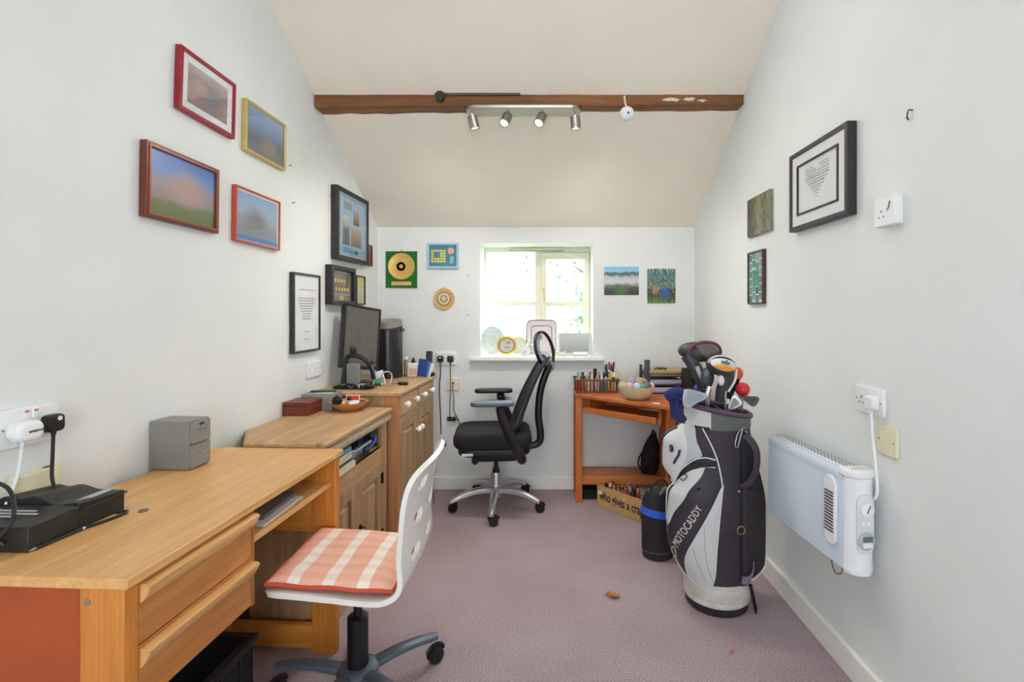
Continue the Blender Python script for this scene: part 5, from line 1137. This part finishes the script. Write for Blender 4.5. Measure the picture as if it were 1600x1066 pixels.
def patch(name, poly, mat, off, dome=0.0, n=26, par=None, nu=14, pad=.0):
    """a panel laid on the bag skin; poly in (degrees, height)"""
    zs = [p[1] for p in poly]; z0, z1 = min(zs) + 1e-4, max(zs) - 1e-4; rows = []
    for j in range(n + 1):
        z = z0 + (z1 - z0) * j / n; xs = []
        for (a, b) in zip(poly, poly[1:] + poly[:1]):
            if (a[1] <= z) != (b[1] <= z): xs.append(a[0] + (b[0] - a[0]) * (z - a[1]) / (b[1] - a[1]))
        rows.append((z, min(xs), max(xs)))
    def fn(u, v):
        k = min(n, max(0, int(round(v * n)))); z, a, b = rows[k]; e = (1 - (2 * u - 1) ** 4) * (1 - (2 * v - 1) ** 6)
        return GP(a + (b - a) * u, z, off + dome * e)
    m = MB(); m.grid(fn, nu, n)
    # turned-down edge so that the panel has thickness
    edge = [(k / nu, 0) for k in range(nu)] + [(1, k / n) for k in range(n)] + [(1 - k / nu, 1) for k in range(nu)] + [(0, 1 - k / n) for k in range(n)]
    outer = [fn(*e) for e in edge]
    inner = [Vector(p) * 1 for p in outer]
    inn = [(p[0] * .985, p[1] * .985, p[2]) for p in outer]; L = len(outer)
    m.add(list(outer) + inn, [(i, (i + 1) % L, L + (i + 1) % L, L + i) for i in range(L)])
    return m.build(name, mat, par or gb, ang=60)
def spline2(P, n=4): return [(p.x, p.y) for p in smooth([(a, b, 0) for a, b in P], n, True)]
def pipe(name, P, r=.0032, off=.004, closed=False, mat=None, par=None):
    q = smooth([(a, b, 0) for a, b in P], 6, closed); return MB().tube([GP(p.x, p.y, off) for p in q], r, 6, closed).build(name, mat or M_PIPE, par or gb)
tear = [(-8.6, .565), (-9.6, .531), (-14.5, .396), (-18.0, .285), (-20.5, .181), (-27.5, .128), (-39.0, .122), (-56, .126), (-64, .150), (-60.7, .214), (-52.0, .291), (-41.7, .365), (-24, .475)]
tp_ = patch('white_panel', spline2(tear, 3), M_GBW, .004, .006, 30); pipe('panel_piping', tear, .0026, .006, True, par=tp_)
for (a0, a1) in ((-47, -36), (-35, -24)): pipe('stitch_line', [(a0, .30 if a0 < -40 else .40), (a0 + 3, .24), (a1 + 1, .15)], .0009, .0105, mat=plain('tan_stitch', (150, 130, 100), .7), par=tp_)
strip_ = [(-37.4, .641), (-42.4, .593), (-53.3, .541), (-57.5, .497), (-68.9, .433), (-80, .36), (-82, .42), (-78, .488), (-74.1, .541), (-66.7, .585), (-54.7, .621)]
patch('white_strip', spline2(strip_, 3), M_GBW, .004, .004)
upper_ = [(-80.0, .806), (-58.1, .806), (-50, .74), (-41.6, .680), (-53.6, .665), (-63.3, .638), (-74.1, .565), (-70, .65), (-74, .73)]
patch('grey_panel', spline2(upper_, 3), plain('bag_silver', (186, 190, 192), .45, var=.04), .003, .002)
pk = [(-79.7, .800), (-92, .755), (-99.5, .675), (-95.0, .600), (-78.7, .550), (-65.9, .645), (-62.1, .731)]
pk_ = patch('accessory_pocket', spline2(pk, 3), M_GBW, .008, .016); pipe('pocket_piping', pk, .003, .008, True, par=pk_); pipe('pocket_zip', [(-83, .785), (-94, .74), (-98, .675), (-94, .61), (-81, .565)], .0075, .017, mat=plain('zip_navy', (44, 46, 62), .5), par=pk_)
MB().lathe([(.0165, 0), (.0165, .004), (.013, .006), (1e-5, .006)], 24, T(*GP(-75.5, .700, .0225)) @ RZ(-75.5) @ RX(90)).build('round_emblem', plain('emblem_grey', (48, 46, 52), .35), pk_)
MB().lathe([(.006, 0), (.006, .001)], 12, T(*GP(-75.5, .700, .0285)) @ RZ(-75.5) @ RX(90)).build('emblem_mark', M_GREY, pk_)
pipe('emblem_sweep', [(-66.5, .70), (-68, .675), (-71, .655), (-73, .635)], .0065, .0215, mat=plain('sweep_dark', (66, 60, 74), .5), par=pk_)
band_ = [(-20.1, .668), (-20.1, .640), (-37.4, .636), (-54.7, .616), (-66.7, .580), (-76, .545), (-67.6, .606), (-53.6, .655), (-37, .672)]
patch('zip_band', band_, M_BLACK, .006, .003); pipe('band_piping', [(-20, .672), (-37, .676), (-53.6, .659), (-67.6, .612), (-77, .545)], .0028, .006); pipe('band_piping', [(-20, .640), (-37.4, .636), (-54.7, .616), (-66.7, .582), (-76, .54)], .0022, .006)
MB().tube(smooth([GP(-62, .60, .018), GP(-56, .595, .026), GP(-60, .575, .026), GP(-66, .58, .018)], 4), .0022, 5).build('zip_cord', M_BLACK, gb)
pipe('pocket_edge_piping', [(-78, .55), (-84, .50), (-92, .40), (-98, .31), (-96, .23), (-86, .165), (-70, .138), (-40, .132), (-27, .134)], .0032, .003)
pipe('seam_piping', [(-42, .80), (-28, .738), (-17, .67), (-11, .60), (-8.8, .56)], .0032, .003)
pipe('side_piping', [(37, .79), (54, .735), (64, .66), (70, .55), (76, .42), (77, .30), (70, .195), (62, .158), (44, .150)], .0036, .004)
m_ = MB(); m_.grid(lambda u, v: GP(20 + 7 * u, .16 + .6 * v, -.0 + .005 * math.sin(PI * u)), 4, 24); m_.build('fold', M_BLACKM, gb)
patch('side_pocket', spline2([(40, .77), (56, .72), (66, .63), (72, .52), (76, .40), (76, .30), (68, .20), (58, .165), (42, .16), (36, .30), (36, .60)], 2), plain('side_pocket_dark', (40, 33, 40), .65, var=.25, scale=60), .002, .004)
# lettering bent on to the pocket
vs, fs = text_mesh('MOTOCADDY', .044, bold=.0, extrude=.0006, squeeze=.62)
s0 = min(v.x for v in vs); s1 = max(v.x for v in vs); phi = math.atan2(.184, .0998); L_ = .212
def bend(p):
    s = (p.x - s0) / (s1 - s0) * L_; t_ = p.y; th0 = -69.0; z0 = .286; rr_ = .205 * PI / 180
    return GP(th0 + (s * math.cos(phi) - t_ * math.sin(phi)) / rr_ , z0 + s * math.sin(phi) + t_ * math.cos(phi), .0016 + p.z)
MB().add([bend(v) for v in vs], fs).build('lettering', plain('silver_lettering', (222, 222, 214), .35, .2, var=0), gb)
lg = smooth([(a, b, 0) for a, b in ((-70, .275), (-76, .262), (-79, .235), (-75, .222), (-71, .245))], 5, True); MB().tube([GP(p.x, p.y, .002) for p in lg], .0028, 6, True).build('logo_swirl', plain('gold_logo', (190, 184, 140), .4, .3), gb)
# strap handle, carabiner, rings, tab
hp = [GP(33, .775, .006), GP(36, .755, .03), GP(40, .71, .045), GP(38, .64, .042), GP(30, .585, .03), GP(24, .56, .006)]
MB().tube(smooth(hp, 6), .020, 8, flat=.32, up=(.5, -.8, .2)).build('carry_handle', plain('handle_plum', (66, 54, 64), .7, var=.15, scale=90), gb)
MB().tube(smooth([GP(13, .765, .012), GP(17, .795, .014), GP(24, .800, .014), GP(20, .765, .012), GP(15, .73, .012), GP(11, .735, .012)], 5, True), .0028, 6, True).build('carabiner', M_CHROME, gb)
MB().tube(smooth([GP(24, .80, .006), GP(30, .81, .008), GP(36, .80, .006)], 4), .004, 6).build('handle_loop', M_GREY, gb)
rg = [(math.cos(a) * .015, math.sin(a) * .017) for a in [2 * PI * k / 20 for k in range(20)]]; MB().tube([GP(21 + x / .138 * 57.3, .378 + z, .010) for x, z in rg], .0022, 6, True).build('metal_ring', M_BRASS, gb)
MB().lathe([(.005, 0), (.004, .003), (1e-5, .004)], 10, T(*GP(20, .54, .002)) @ RX(90)).build('rivet', plain('pink_rivet', (230, 160, 150), .4), gb)
m_ = MB(); m_.sheet(lambda u, v: GP(24 + 20 * u, .148 + .055 * u + .035 * v - .02 * math.sin(PI * u), .008 + .012 * math.sin(PI * u)), .003, 8, 4); m_.build('webbing_tab', plain('grey_violet_web', (120, 116, 136), .7), gb)
MB().tube([GP(44, .13, .012), GP(50, .09, .02), GP(54, .02, .03), GP(54, .003, .032)], [.008, .008, .007, .004], 8).build('stand_peg', M_BLACK, gb)

G0 = Vector((.7746, 2.246, 0))
def club(label, base, neck, cat='golf club'):
    t = thing('golf_club', label, cat, tuple(G0 + Vector(base)), 0, 'clubs in the golf bag'); b = Vector(base); n_ = Vector(neck) - G0 - b
    MB().tube([(0, 0, 0), n_], .0055, 8).build('shaft', M_STEEL, t)
    return t, n_, b
def world2(t, p): return Vector(p) - Vector(t.location)
def cover(t, c, r, rotm, m, nm='head_cover'):
    return MB().ball((0, 0, 0), r, 24, 14, Matrix.Translation(world2(t, c)) @ rotm).build(nm, m, t)
M_MAROON = plain('maroon_knit', (104, 52, 62), .6, var=.2, scale=60); M_CHAR = plain('charcoal_cover', (62, 62, 68), .5, var=.15); M_CWHITE = plain('cover_white', (228, 228, 226), .4, var=.02); M_CORANGE = plain('cover_orange', (244, 160, 24), .4, var=.03)
# 1 driver in maroon and grey cover
t, n_, b = club('driver under maroon and charcoal head cover, tallest in the golf bag', (-.02, .05, .56), (.715, 2.33, 1.02))
R1 = RZ(-8) @ RY(6)
cover(t, (.715, 2.32, 1.112), (.092, .058, .046), R1, M_CHAR)
cover(t, (.735, 2.297, 1.118), (.066, .040, .040), R1, plain('grey_brown_knit', (116, 104, 102), .7, var=.2, scale=90), 'cover_panel')
MB().tube([Vector(world2(t, (.735, 2.285, 1.118))) + Vector((.070 * math.cos(a), -.028 + .02 * abs(math.cos(a)), .044 * math.sin(a))) for a in [rad(-20 + 12 * k) for k in range(19)]], .0075, 8).build('cover_trim', M_MAROON, t)
MB().tube(smooth([world2(t, (.665, 2.31, 1.10)), world2(t, (.69, 2.30, 1.05)), world2(t, (.725, 2.30, .99)), world2(t, (.745, 2.30, .93))], 5), [.034] * 3 + [.03] * 10 + [.026] * 3, 12).build('cover_neck', M_CHAR, t)
MB().tube(smooth([world2(t, (.695, 2.268, 1.05)), world2(t, (.715, 2.268, 1.0)), world2(t, (.735, 2.268, .95))], 4), .010, 8).build('neck_stripe', plain('pale_stripe', (196, 190, 184), .6), t)
# 2 white, orange and black cover
t, n_, b = club('fairway wood under white and orange head cover facing the viewer', (.03, -.02, .56), (.80, 2.20, .97))
HC, HR = (.777, 2.192, 1.064), (.066, .052, .047)
cover(t, HC, HR, RY(12), M_CHAR)
def face(x, z, off):
    q = max(0, 1 - (x / HR[0]) ** 2 - (z / HR[2]) ** 2); return Matrix.Translation(world2(t, HC)) @ RY(12) @ Vector((x, -HR[1] * math.sqrt(q) - off, z))
def lens(name, rx, rz, cz, off, m, flat=0.0):
    """an oval panel laid on the camera side of the head cover"""
    v = [face(0, cz, off)]; f = []; K = 6; N = 28
    for k in range(1, K + 1):
        for i in range(N):
            a = 2 * PI * i / N; z = math.sin(a) * rz * k / K; v.append(face(rx * k / K * math.cos(a), cz + (z if z > 0 else z * (1 - flat)), off if k < K else off * .2))
    f = [(0, 1 + i, 1 + (i + 1) % N) for i in range(N)] + [(1 + (k - 1) * N + i, 1 + (k - 1) * N + (i + 1) % N, 1 + k * N + (i + 1) % N, 1 + k * N + i) for k in range(1, K) for i in range(N)]
    return MB().add(v, f).build(name, m, t, ang=80)
lens('white_panel', .058, .026, .006, .0025, M_CWHITE); lens('orange_panel', .047, .0125, -.006, .0045, M_CORANGE)
MB().tube([face(.0625 * math.cos(a), .043 * math.sin(a), .002) for a in [rad(8 + 8.5 * k) for k in range(21)]], .0032, 6).build('cover_rim', M_CWHITE, t)
vs, fs = text_mesh('mEr.', .026, bold=.0006, extrude=.0002, squeeze=.9)
MB().add([face(v.x + .002, v.y + .017, .0052 + v.z) for v in vs], fs).build('lettering', plain('navy_print', (50, 50, 74), .5, var=0), t)
MB().tube(smooth([world2(t, (.80, 2.20, 1.05)), world2(t, (.805, 2.21, 1.0)), world2(t, (.79, 2.22, .95)), world2(t, (.785, 2.23, .90))], 4), [.040, .038, .036, .034, .031, .029, .027, .026, .025, .024, .023, .022, .022], 12).build('cover_neck', M_CHAR, t)
MB().tube(smooth([world2(t, (.84, 2.178, 1.05)), world2(t, (.83, 2.17, 1.0)), world2(t, (.805, 2.18, .95))], 4), .005, 6).build('cover_piping', M_CWHITE, t)
MB().ball(tuple(world2(t, (.772, 2.176, 1.0))), (.014, .014, .024)).build('white_flash', M_CWHITE, t)
# 3 orange and black hybrid cover
t, n_, b = club('hybrid club under small orange and black cover by the wall', (.07, .05, .56), (.868, 2.31, .95))
cover(t, (.885, 2.30, 1.012), (.030, .03, .034), RY(20), plain('burnt_orange', (214, 92, 40), .5)); MB().tube([world2(t, (.878, 2.30, .995)), world2(t, (.86, 2.30, .95)), world2(t, (.845, 2.30, .90))], [.027, .024, .018], 10).build('cover_neck', M_BLACK, t)
# 4 grey-blue cover between
t, n_, b = club('fairway wood under dark slate cover behind the orange-white one', (-.01, .01, .56), (.745, 2.27, .93))
cover(t, (.735, 2.25, 1.00), (.030, .03, .052), RY(8), plain('slate_cover', (62, 66, 84), .6, var=.15)); cover(t, (.728, 2.225, 1.03), (.012, .006, .022), RY(18), M_GREY, 'cover_badge')
def iron(label, base, heel, rot, s=1.0, m=M_CHROME, cav=M_DGREY):
    t, n_, b = club(label, base, heel)
    M = Matrix.Translation(world2(t, heel)) @ rot @ SCL(s, s, s)
    pr = [(p.x, p.y) for p in smooth([(0, -.006, 0), (.03, -.012, 0), (.075, -.012, 0), (.088, .006, 0), (.082, .045, 0), (.062, .052, 0), (.03, .028, 0), (.006, .012, 0)], 4, True)]
    MB().prism(pr, -.005, .007, M @ RX(90)).build('club_head', m, t, .002)
    MB().prism([(.045 + (x - .045) * .62, .015 + (y - .015) * .62) for x, y in pr], .0068, .0078, M @ RX(90)).build('head_cavity', cav, t)
    MB().tube([(0, 0, 0), (-.004, 0, -.035)], .0075, 10, False, M).build('hosel', m, t)
    return t
iron('steel iron club leaning out of the left of the bag', (-.06, -.05, .56), (.700, 2.15, .935), RZ(10) @ RY(-168), 1.25, M_CHROME, plain('cavity_white', (150, 162, 176), .3))
iron('steel iron club lying low inside the bag mouth', (.04, -.06, .56), (.798, 2.165, .872), RZ(-15) @ RY(-35), .80, M_CHROME, plain('cavity_grey', (130, 126, 126), .4))
iron('dark wedge blade poking out on the wall side of the bag', (.09, -.01, .56), (.875, 2.20, .925), RZ(-10) @ RY(38), .75, plain('dark_steel', (96, 84, 96), .3, .8), M_DGREY)
t, n_, b = club('ball retriever with round red head in the golf bag', (.10, .03, .56), (.893, 2.28, .92)); MB().ball(tuple(world2(t, (.903, 2.27, .946))), .032, 20, 14).build('red_ball', plain('red_rubber', (226, 44, 60), .45, var=.05), t)
t, n_, b = club('iron under bright blue sock cover at back of the bag', (-.02, .08, .56), (.735, 2.33, .92)); cover(t, (.735, 2.325, .935), (.040, .02, .026), RY(15), plain('royal_blue', (58, 84, 170), .7, var=.1)) 
tw_ = thing('golf_towel', 'navy blue towel hanging over the left rim of the bag', 'towel', (.575, 2.19, .815))
def towel(u, v):
    fold = .007 * math.sin(u * 9) + .003 * math.sin(u * 19 + 2)
    x = -.032 + .066 * u * (1 - .25 * v) + .008 * v; z = .11 - .092 * v + .01 * math.sin(u * 6); 
    return (x + .02 * (1 - v) * 0, -.02 + fold - .012 * v, z)
MB().sheet(towel, .012, 16, 14).build('cloth', plain('navy_towel', (40, 48, 104), .95, var=.2, scale=200, bump=.5, bscale=400), tw_)
MB().tube(smooth([(-.045, -.02, .112), (-.01, -.03, .135), (.03, -.03, .128), (.07, -.02, .118)], 5), .022, 10).build('top_fold', plain('navy_towel', (0, 0, 0)), tw_)
MB().lathe([(.012, 0), (.014, .004), (.010, .010)], 16, T(.004, -.035, .065) @ RX(90)).build('eyelet', M_BLACK, tw_)
# soft black cooler bag with a blue band
cg = thing('drinks_bag', 'black soft drinks bag with blue band behind the golf bag', 'bag', (.605, 2.66, 0))
m_ = MB(); m_.lathe([(.070, 0), (.080, .006), (.084, .05), (.086, .20), (.080, .30), (.060, .345), (.02, .36), (1e-5, .36)], 28, SCL(1, .9, 1)); m_.build('body', plain('black_nylon_bag', (36, 32, 38), .7, var=.25, scale=80), cg)
MB().ring(circ(.0885, 28, 0, 0, .080), circ(.085, 28, 0, 0, .0765), .225, .262, T(0, 0, .243) @ RY(7) @ T(0, 0, -.243)).build('blue_band', plain('blue_band', (52, 100, 220), .6, var=.05), cg); MB().lathe([(.083, .036), (.0856, .042), (.084, .048)], 28, SCL(1, .9, 1)).build('base_seam', M_DGREY, cg)
MB().tube(smooth([(-.05, -.02, .33), (-.02, -.03, .40), (.03, -.03, .41), (.06, -.02, .34)], 6), .008, 6, flat=.5).build('strap', M_BLACKM, cg); MB().tube(smooth([(.0, -.05, .34), (.03, -.055, .38), (.05, -.05, .33), (.062, -.045, .29)], 5), .006, 6).build('strap', M_GREY, cg); B(.01, .03, -.06, -.052, .33, .37, RY(15)).build('white_tag', M_PAPER, cg)

# ================================================================== WINDOW SILL
ZS = .9722
def sill(px, Y, name, label, cat): return thing(name, label, cat, ((px - 850) * Y / 780, Y, ZS))
M_PLATE = plain('pale_glazed', (190, 204, 204), .25, var=.08, scale=40)
t = sill(770, 3.83, 'scalloped_plate', 'large pale scalloped plate standing at left of the sill', 'plate')
n = 72; LEAN = RX(-14)
pr = [(.0, .006), (.05, .005), (.056, .010), (.075, .013), (.10, .018), (.105, .021)]
m_ = MB(); v = []; f = []
for k, (r, z) in enumerate(pr):
    for i in range(n):
        a = 2 * PI * i / n; rr = max(1e-5, r) * (1 + (.05 * abs(math.sin(6 * a)) if k > 2 else 0)); v.append((rr * .82 * math.cos(a), rr * math.sin(a), z))
for k in range(len(pr) - 1):
    for i in range(n): f.append((k * n + i, k * n + (i + 1) % n, (k + 1) * n + (i + 1) % n, (k + 1) * n + i))
MP = T(0, 0, .105) @ LEAN @ RX(90)
m_.add(v, f, MP); m_.add([(a, b, c - .006) for a, b, c in v], f, MP); m_.build('dish', M_PLATE, t); MB().tube([(-.03, .02, .002), (0, .045, .09), (.03, .02, .002)], .003, 6).build('easel', M_BLACK, t); MB().tube([(-.028, -.022, .006), (-.028, .03, .003)], .003, 6).build('easel_foot', M_BLACK, t)
MB().tube([MP @ Vector((.053 * math.cos(a) * .82, .053 * math.sin(a), .010)) for a in [2 * PI * k / 30 for k in range(30)]], .002, 5, True).build('inner_ring', M_WHITE, t)
def disc(t, r, tilt, m1, m2, rimw=.012, yaw=0):
    MP = T(0, 0, r + .002) @ RZ(yaw) @ RX(90 - tilt)
    MB().lathe([(r * .6, -.004), (r, 0), (r * 1.0, .006), (r - rimw, .008), (r - rimw, .004)], 40, MP).build('rim', m1, t); d = MB().lathe([(r - rimw, .002), (r - rimw, .005), (1e-5, .005)], 40, MP).build('face', m2, t)
    return MP
t = sill(792, 3.72, 'trophy_plate', 'round gold-rimmed trophy plate on the window sill', 'plate'); MP = disc(t, .074, 12, plain('gold_rim', (214, 178, 84), .35, .6), plain('pewter', (190, 188, 186), .35, .4), .014)
MB().tube([MP @ Vector((.056 * math.cos(a), .056 * math.sin(a), .007)) for a in [2 * PI * k / 30 for k in range(30)]], .003, 5, True).build('inner_ring', plain('dark_gold', (130, 96, 40), .4, .5), t)
em = MB(); em.prism([(-.02, 0), (.018, 0), (.022, .01), (.008, .02), (.004, .014), (-.012, .012)], .005, .008, MP @ T(.008, .012, 0)); em.prism([(-.018, -.02), (.02, -.02), (.02, -.012), (-.018, -.012)], .005, .007, MP); em.build('engraved_motif', plain('motif_gold', (176, 140, 80), .4, .5), t)
t = sill(810, 3.80, 'china_plate', 'decorated china plate leaning behind the gold-rimmed plate', 'plate'); MP = disc(t, .068, 14, plain('china_rim', (214, 206, 180), .3, var=.2, scale=90), plain('china_face', (206, 208, 204), .3, var=.12, scale=50), .016)
MB().tube([MP @ Vector((.06 * math.cos(a), .06 * math.sin(a), .008)) for a in [2 * PI * k / 30 for k in range(30)]], .0018, 5, True).build('gold_line', M_GOLD, t)
t = sill(820, 3.715, 'glass_block', 'small clear glass paperweight on the window sill', 'paperweight'); MB().prism([(-.030, 0), (.030, 0), (.026, .05), (.012, .062), (-.012, .062), (-.026, .05)], -.012, .012, TY).build('block', plain('clear_block', (214, 220, 222), .12, var=.05), t, .003); B(-.016, .016, -.0135, -.012, .012, .04).build('etched_face', plain('etched', (190, 196, 200), .5), t)
t = sill(828, 3.79, 'silver_ornament', 'small silver figure between plate and chrome tray', 'ornament'); MB().lathe([(.016, 0), (.012, .01), (.005, .03), (.012, .05), (.014, .07), (.006, .085), (.010, .10), (1e-5, .115)], 14).build('figure', M_CHROME, t); MB().tube([(-.03, 0, .075), (0, 0, .065), (.03, 0, .08)], .006, 6).build('arms', M_CHROME, t)
t = sill(846, 3.85, 'chrome_tray', 'rounded chrome tray standing upright on the sill', 'tray')
M_MIRR = plain('mirror_chrome', (186, 172, 168), .28, .45, var=.05)
MP = T(0, 0, .002) @ RX(-6) @ TY
MB().prism(rrect(.232, .26, .04, 7, 0, .131), .004, .010, MP).build('panel', M_MIRR, t); MB().tube([MP @ Vector((x, z, .0)) for x, z in rrect(.232, .26, .04, 7, 0, .131)], .0055, 8, True).build('outer_rim', M_CHROME, t); MB().tube([MP @ Vector((x, z, .002)) for x, z in rrect(.16, .20, .03, 7, .0, .118)], .004, 8, True).build('inner_rim', M_STEEL, t)
t = sill(866, 3.71, 'perfume_bottle', 'tiny amber bottle beside the chrome tray', 'bottle'); B(-.010, .008, -.008, .008, 0, .045).build('body', plain('amber', (160, 90, 50), .2), t, .003); B(-.006, .004, -.005, .005, .045, .056).build('cap', M_GREY, t)
t = sill(898, 3.80, 'standing_picture', 'silver framed grey photograph standing on the window sill', 'photo frame')
MP = RX(-10) @ TY
MB().ring(rect(-.128, .128, 0, .168), rect(-.112, .108, .014, .156), 0, .014, MP).build('frame', plain('silver_white_frame', (206, 206, 200), .3, .3), t, .002); MB().prism(rect(-.113, .109, .013, .157), .004, .010, MP).build('photograph', printed('grey_photo', [(0, (150, 150, 152)), (.5, (176, 176, 178)), (1, (196, 196, 196))], .1, 3, None, .3), t); MB().prism(rect(-.03, .03, .0, .12), .02, .024, T(0, .075, 0) @ RX(14) @ TY).build('strut', M_DGREY, t)
t = sill(907, 3.70, 'white_carton', 'small white carton lying in front of the photo frame', 'box'); B(-.054, .052, -.02, .02, 0, .028).build('carton', M_PAPER, t, .002); B(-.052, .05, -.0208, -.02, .004, .008).build('printed_line', M_LBL, t)
t = sill(880, 3.70, 'shell_ornament', 'little white shell ornament left of the white carton', 'ornament'); MB().ball((0, 0, .014), (.03, .018, .014), 14, 8).build('shell', plain('shell_white', (232, 230, 222), .4), t); MB().ball((.012, -.006, .026), (.012, .010, .010), 10, 6).build('whorl', plain('shell_grey', (206, 200, 196), .4), t)
t = sill(873, 3.70, 'tea_light', 'pale green tea light at the foot of the chrome tray', 'candle'); MB().lathe([(.014, 0), (.016, .002), (.016, .03), (.013, .031), (.012, .026), (1e-5, .026)], 16).build('cup', plain('pale_lime', (222, 226, 170), .35), t); MB().tube([(0, 0, .026), (0, 0, .033)], .001, 5).build('wick', M_BLACK, t)
# fallen leaf on the carpet
lf_ = thing('dry_leaf', 'curled brown leaf lying on the carpet', 'leaf', (.312, 2.268, .002), rad(-10)); MB().sheet(lambda u, v: (-.032 + .064 * u, (.016 * math.sin(PI * u)) * (2 * v - 1), .004 + .01 * (2 * v - 1) ** 2 + .004 * math.sin(u * 5)), .0008, 10, 6).build('blade', plain('dry_leaf', (176, 120, 70), .7), lf_); MB().tube([(-.032, 0, .004), (-.045, .004, .003)], .001, 5).build('stalk', plain('leaf_stalk', (120, 76, 44), .7), lf_)
lf2 = thing('dry_leaf', 'tiny orange leaf scrap on the near carpet', 'leaf', (.715, 1.90, .002), rad(40)); MB().sheet(lambda u, v: (-.012 + .024 * u, .007 * math.sin(PI * u) * (2 * v - 1), .003 + .003 * u), .0006, 6, 4).build('blade', plain('orange_leaf', (196, 104, 60), .7), lf2)
